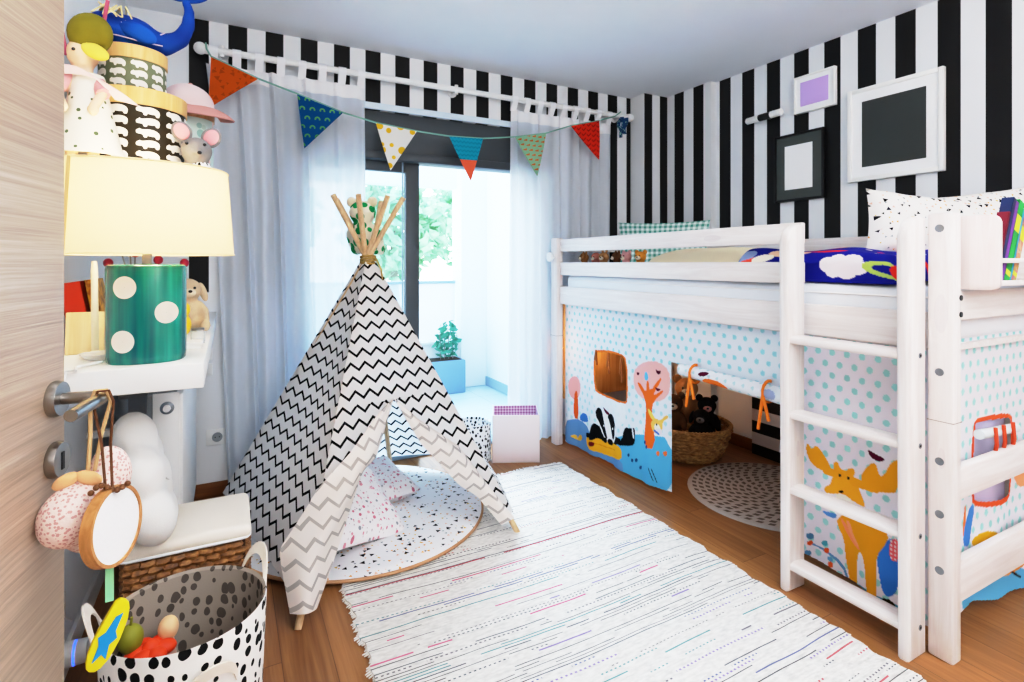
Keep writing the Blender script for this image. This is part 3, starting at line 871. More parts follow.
# white blanket fold under the duvet edge + cream cushion + pillows
pc = B(); pillow(pc, .66, .5, .15, M=TRS((2.26, 1.93, 1.2), (PI / 2, 0, PI / 2)))
tag(pc.build('bed_cushion', mat('cream_brushed_cotton', '#f1e4c6', .95, var=.05, bump=.15, bscale=80, spec=.1), weld=True), 'cream cushion lying flat behind the guard rails of the bed', 'cushion')
pc = B(); pillow(pc, .38, .29, .12, M=TRS((2.42, 1.13, 1.34), (-.3, .16, -.62)))
tag(pc.build('terrazzo_pillow', TERRA, weld=True), 'white triangle print pillow standing upright behind the ladder top', 'pillow')
pc = B(); pillow(pc, .56, .36, .14, M=TRS((2.68, .99, 1.33), (-.5, -.12, -.45)))
tag(pc.build('terrazzo_pillow', TERRA, weld=True), 'white triangle print pillow leaning behind the bed shelf books', 'pillow')
pc = B(); pillow(pc, .6, .36, .1, M=TRS((2.55, 2.68, 1.3), (-.12, 0, -.9)))
tag(pc.build('gingham_pillow', GINGG, weld=True), 'teal gingham pillow standing behind the guard rail near the corner', 'pillow')

# ---------------------------------------------------------------- shelf hooked on the bed end and its books
sh = thing('bed_shelf', 'small pale shelf box with rounded sides hooked on the bed end', 'shelf', (2.4, .78, 1.12))
def rr(w, h, r, x0=0, y0=0, n=6):
    p = []
    for cx, cy, a0 in ((w - r, r, -PI / 2), (w - r, h - r, 0), (r, h - r, PI / 2), (r, r, PI)):
        p += [(x0 + cx + r * cos(a0 + PI / 2 * k / n), y0 + cy + r * sin(a0 + PI / 2 * k / n)) for k in range(n + 1)]
    return p
PINKP = wood('blush_pine', '#ecd9d4', '#f7eae6', 2, .5)
for x in (1.972, 2.80):
    B().prism(rr(.15, .222, .022, .708, 1.12), lambda u, v, w, x=x: Vector((x + w, u, v)), .018, bev=.003).build('side_panel', PINKP, sh)
B().box((1.99, .714, 1.132), (2.80, .79, 1.148), .002).build('bottom_board', PINE[0], sh)
B().box((1.99, .712, 1.2), (2.80, .722, 1.214), .002).build('front_lip', PINE[0], sh)
B().box((1.99, .784, 1.148), (2.80, .796, 1.25), .002).build('back_board', PINE[0], sh)
def book(label, loc, dims, cover, rot=(0, 0, 0), strip=None, group='books on the bed shelf', cat='book'):
    """dims: thickness x, depth y, height z; spine faces -y"""
    w_, d, h = dims
    t = thing('book', label, cat, loc, group=None, rot=rot, local=True)
    q = B().box((0, 0, 0), (.0016, d, h)).box((w_ - .0016, 0, 0), (w_, d, h)).box((0, 0, 0), (w_, .0018, h))
    if strip: q.box((.001, -.0004, h * .62), (w_ - .001, .0002, h * .82), mi=1).box((.001, -.0004, h * .08), (w_ - .001, .0002, h * .14), mi=1)
    q.build('cover', [cover, strip or cover], t, smooth=False)
    B().box((.0016, .002, .003), (w_ - .0016, d - .003, h - .003)).build('pages', mat('page_block', '#efe8d8', .9, var=.05), t, smooth=False)
    return t
def bkm(n, c): return mat('cover_' + n, c, .45, var=.08, vscale=30)
def multi(nb):
    oc = nb.obj(); v = nb.n('TexVoronoi'); nb.put(v.inputs['Vector'], oc); v.inputs['Scale'].default_value = 60
    return nb.mix(.75, v.outputs['Color'], H('#c9803a'))
bx = 1.9925
for lb, w_, h, cm, st in (('thin maroon book nearest the shelf side', .009, .225, bkm('maroon', '#7d1f33'), None),
                          ('dark navy book next to the maroon one on the bed shelf', .017, .275, bkm('navy', '#1e2f5a'), None),
                          ('purple book between navy and green books on the bed shelf', .02, .265, bkm('purple', '#7a3f9c'), None),
                          ('broad green book leaning on the bed shelf', .034, .27, bkm('green', '#1f9a3e'), bkm('lime', '#d8d93c')),
                          ('slim sky blue book right of the green one on the bed shelf', .01, .24, bkm('sky', '#3fa6d8'), None),
                          ('multicoloured picture book at the frame edge on the bed shelf', .03, .22, mat('cover_multi', multi, .45, var=.1), bkm('lime', '#d8d93c'))):
    book(lb, (bx, .7245, 1.1505), (w_, .03, h), cm, (0, .42, 0), st)
    bx += w_ / cos(.42) + .001

# ---------------------------------------------------------------- printed play curtains
XC = 1.968
def cwave(Yv, Zv, x0=XC):
    return x0 + .006 * np.sin(Yv * 23) * np.clip((.95 - Zv) * 1.6, 0, 1) + .004 * np.sin(Yv * 51 + 1) * np.clip((.95 - Zv), 0, 1)
def front_pos(U, V): return np.stack([cwave(U, V), U, V], 1)
TL = {'ground1': [(2.962,0.155), (2.847,0.201), (2.751,0.202), (2.673,0.146), (2.491,0.169), (2.357,0.236), (2.185,0.285), (2.003,0.321), (1.994,0.032), (2.194,-0.001), (2.357,-0.005), (2.538,0.019), (2.712,0.001), (2.962,-0.005)],
'ground1dark': [(2.962,0.155), (2.847,0.201), (2.738,0.198), (2.66,0.135), (2.538,0.111), (2.379,0.089), (2.368,0.001), (2.538,0.019), (2.712,0.001), (2.962,-0.005)],
'pinktree': [(2.924,0.41), (2.89,0.461), (2.841,0.476), (2.803,0.45), (2.792,0.397), (2.814,0.348), (2.861,0.318), (2.904,0.338)],
'pinktrunk': [(2.864,0.346), (2.847,0.385), (2.83,0.365), (2.819,0.203), (2.87,0.197)],
'bluebush': [(2.797,0.198), (2.805,0.227), (2.77,0.257), (2.738,0.26), (2.712,0.243), (2.707,0.211)],
'log': [(2.738,0.112), (2.691,0.141), (2.562,0.148), (2.412,0.163), (2.379,0.138), (2.383,0.085), (2.456,0.071), (2.61,0.059), (2.717,0.049)],
'leafy': [(2.91,0.071), (2.853,0.098), (2.83,0.086), (2.847,0.065), (2.792,0.12), (2.77,0.095), (2.803,0.065)],
'bagbody': [(2.665,0.209), (2.635,0.23), (2.591,0.214), (2.61,0.284), (2.586,0.298), (2.538,0.285), (2.523,0.218), (2.542,0.176), (2.61,0.152), (2.648,0.12), (2.707,0.106)],
'bagtail': [(2.368,0.261), (2.347,0.283), (2.326,0.279), (2.294,0.295), (2.278,0.286), (2.278,0.21), (2.305,0.187), (2.412,0.161), (2.434,0.171), (2.379,0.201)],
'bagear': [(2.514,0.276), (2.479,0.288), (2.441,0.27), (2.445,0.225), (2.479,0.194), (2.502,0.224)],
'baghead': [(2.591,0.282), (2.55,0.285), (2.491,0.263), (2.463,0.206), (2.479,0.172), (2.526,0.151), (2.557,0.187)],
'bagnose': [(2.538,0.155), (2.479,0.179), (2.472,0.163), (2.509,0.141)],
'bagarm': [(2.479,0.179), (2.434,0.207), (2.379,0.201), (2.423,0.157), (2.479,0.15)],
'bagshoe': [(2.707,0.093), (2.64,0.116), (2.635,0.087), (2.696,0.069)],
'bagbird': [(2.566,0.343), (2.538,0.332), (2.502,0.319), (2.514,0.301), (2.547,0.315)],
'crown': [(2.294,0.57), (2.274,0.628), (2.194,0.675), (2.091,0.692), (2.02,0.659), (2.011,0.586), (2.029,0.519), (2.1,0.477), (2.214,0.464), (2.274,0.492)],
'trunk': [(2.214,0.209), (2.185,0.404), (2.194,0.469), (2.264,0.542), (2.248,0.554), (2.185,0.504), (2.183,0.571), (2.164,0.575), (2.156,0.517), (2.082,0.61), (2.068,0.602), (2.128,0.516), (2.122,0.508), (2.064,0.549), (2.055,0.541), (2.128,0.477), (2.141,0.415), (2.109,0.231)],
'bird1': [(2.266,0.605), (2.244,0.606), (2.25,0.589), (2.264,0.589)],
'bird2': [(2.119,0.649), (2.097,0.639), (2.073,0.648), (2.082,0.625), (2.104,0.624)],
'bird3': [(2.119,0.556), (2.097,0.548), (2.075,0.553), (2.086,0.537), (2.108,0.535)],
'bird4': [(2.198,0.621), (2.175,0.616), (2.166,0.588), (2.185,0.569), (2.204,0.58)],
'rabbit': [(2.147,0.361), (2.119,0.395), (2.082,0.385), (2.038,0.428), (2.02,0.42), (2.064,0.383), (2.061,0.346), (2.082,0.314), (2.128,0.314), (2.141,0.337)],
'rabbitear': [(2.175,0.42), (2.156,0.431), (2.109,0.384), (2.133,0.371)],
'rabbitbody': [(2.122,0.335), (2.064,0.351), (2.068,0.312), (2.109,0.306)],
'flow1': [(2.113,0.214), (2.091,0.23), (2.082,0.217), (2.097,0.193)],
'flow2': [(2.064,0.229), (2.038,0.245), (2.029,0.232), (2.046,0.21)],
'win': [(2.635,0.642), (2.61,0.664), (2.405,0.679), (2.353,0.65), (2.347,0.434), (2.362,0.42), (2.586,0.422), (2.63,0.443)],
'hem1': [(2.962,-0.005), (2.712,0.001), (2.538,0.019), (2.357,-0.005), (2.194,-0.001), (1.999,0.034)],
}
TM = {
'antL': [(1.291,0.48), (1.285,0.512), (1.267,0.487), (1.254,0.513), (1.226,0.485), (1.203,0.453), (1.196,0.43), (1.205,0.416), (1.267,0.428)],
'antR': [(1.099,0.436), (1.06,0.504), (1.038,0.514), (1.028,0.471), (1.013,0.48), (0.992,0.533), (0.968,0.547), (0.968,0.437), (1.016,0.419), (1.053,0.415)],
'head': [(1.195,0.401), (1.182,0.431), (1.19,0.45), (1.185,0.469), (1.171,0.471), (1.167,0.45), (1.146,0.447), (1.134,0.462), (1.116,0.466), (1.112,0.448), (1.122,0.434), (1.099,0.436), (1.099,0.401), (1.079,0.367), (1.073,0.343), (1.119,0.348), (1.167,0.358), (1.203,0.344), (1.222,0.344), (1.222,0.363), (1.2,0.378)],
'muz': [(1.189,0.346), (1.16,0.364), (1.119,0.348), (1.112,0.337), (1.146,0.32)],
'eye1': [(1.172,0.427), (1.162,0.433), (1.16,0.422), (1.17,0.417)],
'eye2': [(1.143,0.427), (1.133,0.433), (1.131,0.422), (1.14,0.416)],
'nose': [(1.173,0.365), (1.157,0.374), (1.152,0.366), (1.164,0.361)],
'bird': [(1.066,0.553), (1.041,0.544), (1.007,0.536), (1.022,0.522), (1.047,0.523), (1.061,0.534)],
'body': [(1.178,0.264), (1.119,0.317), (1.079,0.347), (1.028,0.334), (0.998,0.281), (1.01,0.243), (1.035,0.198), (1.038,0.129), (1.035,0.023), (1.057,0.018), (1.069,0.058), (1.078,0.163), (1.096,0.185), (1.106,0.149), (1.107,0.052), (1.102,0.033), (1.129,0.022), (1.136,0.078), (1.146,0.129), (1.153,0.204), (1.171,0.231)],
'scarf': [(1.167,0.269), (1.153,0.268), (1.126,0.223), (1.092,0.19), (1.102,0.182), (1.14,0.217)],
'scarf2': [(1.146,0.27), (1.133,0.269), (1.119,0.226), (1.096,0.196), (1.106,0.191), (1.133,0.227)],
'blueR': [(1.004,0.272), (0.968,0.275), (0.968,0.126), (0.992,0.074), (1.016,0.074), (1.028,0.134), (1.036,0.197)],
'redpat': [(0.996,0.272), (0.968,0.282), (0.968,0.207), (0.998,0.199)],
'hoof1': [(1.129,0.047), (1.102,0.061), (1.099,0.053), (1.126,0.042)],
'teal': [(1.146,0.002), (1.099,0.063), (0.968,0.061), (0.968,0.022), (1.133,0.024)],
'berryb1': [(1.291,0.157), (1.267,0.174), (1.256,0.157), (1.279,0.139)],
'berryo1': [(1.287,0.128), (1.267,0.145), (1.262,0.132), (1.279,0.117)],
'berryb2': [(1.237,0.151), (1.214,0.167), (1.207,0.15), (1.226,0.138)],
'berryo2': [(1.226,0.131), (1.207,0.143), (1.203,0.123), (1.222,0.114)],
'berryb3': [(1.214,0.107), (1.193,0.114), (1.189,0.098), (1.207,0.092)],
'berryo3': [(1.211,0.087), (1.193,0.098), (1.189,0.076), (1.207,0.067)],
'berryb4': [(1.295,0.094), (1.267,0.104), (1.271,0.083), (1.291,0.074)],
'berryo4': [(1.295,0.072), (1.275,0.081), (1.275,0.063), (1.293,0.056)],
'stem': [(1.283,0.134), (1.218,0.131), (1.153,0.112), (1.133,0.052), (1.138,0.042), (1.16,0.101), (1.222,0.122), (1.283,0.129)],
'bluearm': [(1.233,0.27), (1.203,0.275), (1.175,0.28), (1.182,0.259), (1.218,0.258)],
'greyfence': [(1.171,0.06), (1.133,0.045), (1.136,0.036), (1.178,0.049)],
'g2': [(1.295,0.034), (1.146,0.031), (0.968,0.022), (0.968,-0.004), (1.295,-0.094)],
}
TE = {
'win': [(2.178,0.663), (2.21,0.671), (2.418,0.657), (2.447,0.641), (2.436,0.394), (2.4,0.38), (2.21,0.403), (2.171,0.427)],
'yel': [(2.161,0.287), (2.243,0.302), (2.329,0.279), (2.346,0.242), (2.277,0.24), (2.171,0.261)],
'blue1': [(2.089,0.289), (2.114,0.359), (2.161,0.41), (2.184,0.39), (2.161,0.333), (2.146,0.268)],
'peach': [(2.462,0.447), (2.561,0.472), (2.561,0.395), (2.511,0.391)],
'or': [(2.346,0.145), (2.418,0.146), (2.561,0.139), (2.561,0.105), (2.455,0.091), (2.364,0.116)],
'mouth': [(2.389,0.142), (2.53,0.07), (2.523,0.061)],
'ground': [(2.089,0.168), (2.21,0.158), (2.561,0.122), (2.561,-0.032), (2.277,0.044), (2.089,0.062)],
'hem': [(2.089,0.065), (2.178,0.074), (2.311,0.042), (2.561,-0.04)],
'orT': [(2.089,0.335), (2.114,0.436), (2.12,0.343), (2.108,0.285)],
}

def base_cloth(c, sp=.05, r=.0125, fade=None):
    c.C[:] = H('#e6eef7')
    c.dots(sp, r, '#9dd8e2')
def left_paint(c):
    base_cloth(c, .056, .0105)
    g = np.clip((.75 - c.V) / .5, 0, 1)[:, None]; c.C = c.C * (1 - .45 * g) + np.array(H('#e3edf5')) * .45 * g
    T = TL
    c.poly(T['ground1'], '#5fb6de'); c.poly(T['ground1dark'], '#6f9fd0', 1)
    c.poly(T['pinktree'], '#f2b3ae'); c.poly(T['pinktrunk'], '#e8662c', 1); c.poly(T['bluebush'], '#4a86cf')
    c.poly(T['leafy'], '#f0c54a'); c.poly(T['log'], '#f4b52c'); c.line([(2.69, .1), (2.45, .12)], .006, '#e59a1e')
    c.ell(2.50, .36, .15, .1, '#eef4fa', .2, .8)
    c.poly(T['bagtail'], '#0e1114', 1); c.line([(2.30, .29), (2.29, .24)], .01, '#e8eef2')
    for nm, co in (('bagbody', '#0e1114'), ('bagarm', '#0e1114'), ('bagear', '#0e1114'), ('baghead', '#f2f4f5'), ('bagnose', '#14161a'), ('bagshoe', '#7a1c22'), ('bagbird', '#5a1630')): c.poly(T[nm], co, 1)
    c.poly([(2.63, .29), (2.6, .325), (2.55, .31), (2.49, .305), (2.45, .27), (2.435, .21), (2.46, .155), (2.52, .14), (2.57, .18), (2.61, .24)], '#f4f6f7', 2)
    c.poly([(2.635, .285), (2.61, .335), (2.575, .32), (2.56, .27), (2.535, .2), (2.52, .165), (2.54, .16), (2.585, .22)], '#14161a', 1)
    c.poly([(2.525, .30), (2.49, .325), (2.455, .295), (2.45, .24), (2.455, .19), (2.475, .165), (2.49, .22), (2.505, .27)], '#14161a', 1)
    c.ell(2.497, .152, .026, .018, '#101114'); c.ell(2.555, .232, .005, .006, '#ffffff'); c.ell(2.475, .235, .005, .006, '#ffffff')
    c.line([(2.72, .13), (2.60, .16), (2.54, .15)], .03, '#0e1114')
    c.poly(T['crown'], '#f3bdb6'); c.poly(T['trunk'], '#ee6f2a', 1)
    for k in ('bird1', 'bird2', 'bird3'): c.poly(T[k], '#5a1630', 1)
    c.poly(T['bird4'], '#6fc3ee')
    c.poly(T['rabbitear'], '#f3d36a'); c.poly(T['rabbit'], '#f0c566'); c.ell(2.1, .345, .022, .02, '#faf3e2'); c.poly(T['rabbitbody'], '#e9e4ea')
    c.ell(2.105, .36, .005, .006, '#222222'); c.line([(2.12, .325), (2.09, .315)], .012, '#3f72c8')
    for k in ('flow1', 'flow2'): c.poly(T[k], '#ee7a3c'); 
    for (y, z) in ((2.33, .13), (2.30, .11), (2.27, .12), (2.24, .09), (2.2, .24), (2.185, .22)): c.ell(y, z, .008, .012, '#2a4f80', .6)
    for d in (0, .025): c.line([(2.165 - d, .115), (2.13 - d, .06)], .006, '#20324a')
    w_ = T['win']; c.poly([(2.648, .65), (2.6, .682), (2.4, .692), (2.338, .66), (2.334, .43), (2.36, .405), (2.59, .408), (2.644, .432)], '#e07b34')
def left_mask(U, V):
    hole = inside(U, V, chaikin(TL['win'], 1))
    hy = [p[0] for p in TL['hem1']][::-1]; hz = [max(.02, p[1] + .012) for p in TL['hem1']][::-1]
    return (~hole) & (V > np.interp(U, hy, hz)) & ((V > .70 - .068 * (2.003 - U) / .6) | (U > 2.003))
bc = thing('bed_curtain', 'printed play curtain under the bed side with badger, tree and moose', 'bed curtain', (1.97, 1.9, .02), group=None)
o = painted('badger_panel', 300, 240, 2.003, 2.962, .015, .93, front_pos, left_paint, PRINT, bc, left_mask)
def val_paint(c): base_cloth(c, .056, .0105)
painted('valance', 170, 70, 1.33, 2.003, .645, .93, front_pos, val_paint, PRINT, bc, lambda U, V: V > .70 - .045 * (2.003 - U) / .62)
def moose_paint(c):
    c.C[:] = H('#eeeaf2'); c.dots(.053, .0108, '#a3dcda')
    c.poly(TM['g2'], '#7fb4dc', 0); c.poly(TM['teal'], '#5b9fb5', 0)
    for k, co in (('blueR', '#3f83dc'), ('stem', '#6f9fcb'), ('bluearm', '#5f9be0'), ('greyfence', '#2a3038'), ('antL', '#f0a72c'), ('antR', '#f0a72c'), ('body', '#eda42a'), ('head', '#f2ab30'), ('muz', '#f4efe6')): c.poly(TM[k], co, 1)
    for k, co in (('scarf', '#f5976a'), ('scarf2', '#f7a57c'), ('redpat', '#f06a70'), ('bird', '#5a1030'), ('eye1', '#141414'), ('eye2', '#141414'), ('nose', '#141414'), ('hoof1', '#171310'), ('berryb1', '#5b8cb4'), ('berryb2', '#4f9fb0'), ('berryb3', '#6fa8cc'), ('berryb4', '#5b8cb4'), ('berryo1', '#e8622c'), ('berryo2', '#e8622c'), ('berryo3', '#e8622c'), ('berryo4', '#e8622c')): c.poly(TM[k], co, 1)
    c.line([(1.215, .425), (1.165, .425)], .03, '#f0a72c'); c.line([(1.12, .418), (1.04, .425)], .03, '#f0a72c')
    c.poly(TM['eye1'], '#141414', 1); c.poly(TM['eye2'], '#141414', 1)
    for y in np.arange(.968, 1.0, .012):
        for z in np.arange(.21, .28, .014): c.ell(y, z, .003, .004, '#fbe4e0')
    c.ell(1.055, .02, .02, .012, '#171310'); c.ell(1.0, .055, .02, .01, '#2a2410')
painted('moose_panel', 160, 330, .868, 1.335, .035, .93, front_pos, moose_paint, PRINT, bc, lambda U, V: V > .035 + .05 * np.clip((U - .9) / .43, 0, 1))
# rolled-up door flap, its prints and ribbons
q = B()
def roll(a, c):
    y = 1.345 + .575 * a; th = 2 * PI * c; zc = .668 + .014 * a; r = .034 - .006 * a
    return Vector((1.95 + r * .9 * cos(th), y, zc + r * sin(th)))
def roll_pos(U, V):
    th = V / .032; r = .034 - .006 * (U - 1.345) / .575
    return np.stack([1.948 + r * .9 * np.cos(th), U, .668 + .014 * (U - 1.345) / .575 + r * np.sin(th) - .05 * np.clip(U - 1.8, 0, 1) * 0], 1)
def roll_paint(c):
    c.C[:] = H('#eef1f6'); c.dots(.046, .008, '#a9d5dd', .7)
    c.ell(1.76, .032 * PI * .86, .03, .012, '#5a1030', .3); c.ell(1.7, .032 * PI * 1.3, .07, .03, '#ee7a30'); c.ell(1.42, .1, .03, .02, '#a9b6d8')
painted('rolled_flap', 150, 60, 1.345, 1.92, 0, .2011, roll_pos, roll_paint, PRINT, bc)
for y in (1.835, 1.445):
    lp = [(1.957 + .043 * cos(a) * .95, y, .674 + .043 * sin(a)) for a in np.linspace(0, 2 * PI, 16)]
    q = B().tube(lp, .0045, 6, flat=1.6)
    q.tube([(1.918, y, .66), (1.914, y + .006, .6), (1.916, y + .02, .52)], .007, 6); q.tube([(1.918, y, .66), (1.912, y - .02, .61), (1.914, y - .03, .565)], .007, 6)
    q.build('ribbon', ORANGE, bc)
q = B()
for k, (y, l) in enumerate(((2.62, .09), (2.5, .12), (2.385, .15))):
    q = B().tube([(XC - .006, y, .675), (XC - .004, y - .004, .675 - l)], .006, 6); q.tube([(XC - .006, y, .675), (XC - .008, y + .012, .675 - l * .7)], .005, 6); q.build('ribbon', mat('brown_ribbon', '#9c5a2a', .8), bc)

# end curtain
YE = .845
def end_pos(U, V): return np.stack([U, YE + .006 * np.sin(U * 21) * np.clip((1.0 - V), 0, 1), V], 1)
def end_paint(c):
    c.C[:] = H('#eeecf4'); c.dots(.053, .0108, '#a3dcda')
    T = TE
    c.poly(T['ground'], '#66b3dc', 1)
    for k, co in (('orT', '#ef7a3a'), ('blue1', '#4d86cc'), ('yel', '#f0b42c'), ('peach', '#f7a97a'), ('or', '#ee9a4a'), ('mouth', '#2a1a1a')): c.poly(T[k], co, 1)
    c.poly([(2.16, .665), (2.21, .69), (2.42, .675), (2.465, .65), (2.452, .385), (2.4, .358), (2.2, .385), (2.155, .42)], '#d9552a', 1)
    c.ell(2.7, .3, .1, .16, '#f7a97a'); c.poly([(2.68, .1), (2.72, .1), (2.71, .3), (2.69, .3)], '#e8662c', 0)
be = thing('bed_curtain', 'printed play curtain behind the lower end rails of the bed', 'bed curtain', (2.4, YE, .05))
def end_mask(U, V):
    return (~inside(U, V, chaikin(TE['win'], 1))) & (V > np.interp(U, [1.955, 2.089, 2.178, 2.311, 2.561, 2.8], [.09, .075, .08, .05, .02, .02]))
painted('print_panel', 220, 240, 1.957, 2.83, .02, 1.02, end_pos, end_paint, PRINT, be, end_mask)
q = B()
def epocket(a, c): return Vector((2.15 + .31 * a, YE + .02 + .01 * sin(9 * a), .35 + .34 * c))
q.patch(epocket, 10, 10); q.build('window_backing', mat('lilac_lining', '#c9c3dc', .9), be, fixn=False)
B().tube([(2.17, YE - .012, .638), (2.44, YE - .012, .622)], .016, 10).build('rolled_blind', mat('pale_dotted_roll', '#dfe9ec', .9), be)
for x in (2.24, 2.30, 2.37):
    B().tube([(x, YE - .03, .655), (x + .004, YE - .032, .6), (x + .012, YE - .02, .54)], .006, 6).build('ribbon', mat('red_ribbon', '#cf4a28', .8), be)
# ================================================================== RUG, MAT, TEEPEE
rug = thing('rag_rug', 'long white woven rag rug with thin coloured lines on the floor', 'rug', (1.06, 1.56, 0))
RX0, RX1, RY0, RY1 = .372, 1.745, .42, 2.665
def rugt(a, c):
    x = RX0 + (RX1 - RX0) * a; y = RY0 + (RY1 - RY0) * c
    x += .006 * sin(31 * y + 1) * (abs(a - .5) * 2) ** 6 + .004 * sin(87 * y) * (abs(a - .5) * 2) ** 8
    y += .012 * sin(5 * x) * c
    return Vector((x, y, .0115 + .0015 * sin(40 * y) + .0012 * sin(9 * x + 3 * y)))
q = B().patch(rugt, 90, 160, lambda a, c: (a * 1.373, c * 2.245))
q.build('weave', RUG, rug, fixn=False, solid=.009)
q = B(); rnd = random.Random(5)
for i in range(110):
    a = (i + .5) / 110; p = rugt(a, 1); l = rnd.uniform(.025, .05); dx = rnd.uniform(-.015, .015)
    q.tube([p + Vector((0, -.006, 0)), p + Vector((dx * .4, l * .5, -.001)), p + Vector((dx, l, -.007))], [.0042, .004, .003], 5)
o = q.build('fringe', FRINGE, rug); o['kind'] = 'stuff'
q = B()
for i in range(260):
    c = (i + .5) / 260
    for a, sg in ((0, -1), (1, 1)):
        p = rugt(a, c); l = rnd.uniform(.004, .016)
        q.tube([p + Vector((-sg * .004, 0, 0)), p + Vector((sg * l, rnd.uniform(-.004, .004), -.006))], [.004, .0022], 4)
o = q.build('edge_fringe', FRINGE, rug); o['kind'] = 'stuff'

mo = thing('play_mat', 'round padded play mat with black triangle print under the teepee', 'mat', (.56, 2.57, .0))
MC, MR, MZ = Vector((.56, 2.57, 0)), .566, .017
B().lathe([(0.001, MZ + .019), (MR * .5, MZ + .019), (MR * .9, MZ + .019), (MR - .012, MZ + .017), (MR, MZ + .01)], 96, c=(MC.x, MC.y, 0), cap0=False, cap1=False).boxuv().build('top', MATTOP, mo)
B().lathe([(.001, MZ + .002), (MR, MZ + .002), (MR, MZ + .01)], 96, c=(MC.x, MC.y, 0)).build('underside', CREAM, mo)
B().tube([(MC.x + MR * cos(a), MC.y + MR * sin(a), MZ + .008) for a in np.linspace(0, 2 * PI, 96, endpoint=False)], .0065, 6, closed=True).build('piping', MATEDGE, mo)
pc = B(); pillow(pc, .44, .4, .13, M=TRS((.45, 2.36, .16), (-1.0, .2, .45)))
tag(pc.build('floral_cushion', FLORAL, weld=True), 'flower print cushion at the front of the mat in the teepee', 'cushion')
pc = B(); pillow(pc, .42, .34, .12, M=TRS((.60, 2.66, .105), (-1.36, -.05, .25)))
tag(pc.build('floral_cushion', FLORAL, weld=True), 'flower print cushion lying behind the front one in the teepee', 'cushion')

A = Vector((.57, 2.5, 1.22))
FT = {'F1': (.2, 1.875, 0), 'F2': (1.132, 2.071, 0), 'R': (1.27, 2.78, 0), 'B2': (.82, 3.02, 0), 'B1': (.27, 3.02, 0), 'L': (-.06, 2.88, 0)}
FT = {k: Vector(v) for k, v in FT.items()}
tp = thing('teepee', 'white childrens teepee with black chevron print standing on the floor', 'teepee', (.56, 2.5, 0))
for i, (k, f) in enumerate(FT.items()):
    d = (A - f); side = d.cross(Vector((0, 0, 1))).normalized() * .012
    q = B().tube([f + Vector((0, 0, .0)), f + d * .01, A + side * .9, A + d * .23 + side], [.011, .0125, .0125, .0125], 12)
    q.build('pole', BEECH, tp)
def edge(k, t, hem=.1, out=.032):
    """point on the cloth along pole k, t=0 at the neck, 1 at the hem"""
    f = FT[k]; n = Vector((f.x - A.x, f.y - A.y, 0)).normalized()
    a = A + Vector((0, 0, -.01)) + n * .036; b_ = f + (A - f) * (hem / 1.22) + n * out
    return a.lerp(b_, t)
def panel(k0, k1, h0=.1, h1=.1, sag=.02, lift=0.0, v0=0.0, nm='panel', shift=0.0, us=1.0):
    def fn(s_, t_):
        p = edge(k0, t_, h0).lerp(edge(k1, t_, h1), s_)
        c = Vector((A.x, A.y, p.z)) - p; c.z = 0
        if c.length > 1e-4: c.normalize()
        g = sin(PI * s_)
        p = p + c * g * sag * sin(PI * min(1, t_ * 1.05)) + Vector((0, 0, lift * g * t_ ** 4))
        return p
    L = (edge(k0, 1, h0) - edge(k0, 0)).length
    def uvf(s_, t_):
        w = (edge(k0, t_, h0) - edge(k1, t_, h1)).length
        return ((s_ - .5) * w * us + shift, -t_ * L + v0)
    return B().patch(fn, 16, 30, uvf).build(nm, CHEV, tp, fixn=False, weld=False)
panel('L', 'F1', .12, .075, .025, us=.74)
panel('B1', 'L', .1, .12, .02, .03)
panel('B2', 'B1', .1, .1, .015, .02)
panel('R', 'B2', .09, .1, .015, .02)
panel('F2', 'R', .1, .09, .03, .06)
# front: whole above the opening, then two side strips
OP = Vector((.616, 2.244, .627))
def fr_uv(p):
    ax = (FT['F2'] - FT['F1']).normalized()
    m = (FT['F1'] + FT['F2']) / 2
    return ((p - m).dot(ax), (p - A).length * -1 if False else -(A.z - p.z) * 1.14)
def quad(p00, p10, p11, p01, nu, nv, uvs=None, off=Vector((0, 0, 0))):
    def fn(s_, t_): return p00.lerp(p10, s_).lerp(p01.lerp(p11, s_), t_) + off
    return fn, (lambda s_, t_: fr_uv(fn(s_, t_)))
tO = (A.z - .01 - OP.z) / (A.z - .11)
q = B()
a0, a1, b0, b1 = edge('F1', 0), edge('F2', 0), edge('F1', tO), edge('F2', tO)
fn, uf = quad(a0, a1, b1, b0, 14, 18); q.patch(fn, 14, 18, uf)
hl, hr = edge('F1', 1, .07), edge('F2', 1, .1)
fn, uf = quad(b0, OP, hl + Vector((.02, .004, 0)), hl, 4, 16)
q.patch(lambda s_, t_: fn(s_, t_), 6, 16, uf)
fn2, uf2 = quad(OP, b1, hr, hr + Vector((-.012, -.004, 0)), 4, 16)
q.patch(lambda s_, t_: fn2(s_, t_), 6, 16, uf2)
q.build('front_panel', CHEV, tp, fixn=False)
def interp(pts, t):
    k = min(int(t * (len(pts) - 1)), len(pts) - 2); f = t * (len(pts) - 1) - k
    return Vector(pts[k]).lerp(Vector(pts[k + 1]), f)
def rs(pts, n=40):
    P_ = [Vector(p) for p in pts]; L = [0]
    for a, b_ in zip(P_, P_[1:]): L.append(L[-1] + (b_ - a).length)
    o = []
    for i in range(n + 1):
        d = L[-1] * i / n; k = max(j for j in range(len(L) - 1) if L[j] <= d + 1e-9); o.append(P_[k].lerp(P_[k + 1], (d - L[k]) / (L[k + 1] - L[k])))
    return o
FLR = rs([(.616, 2.236, .63), (.515, 2.112, .433), (.458, 2.086, .4), (.353, 1.976, .206), (.259, 1.886, .048)])
FLL = rs([(.612, 2.22, .635), (.53, 2.16, .592), (.40, 2.055, .49), (.285, 2.01, .40), (.21, 1.985, .30), (.15, 1.955, .235), (.175, 1.865, .065)])
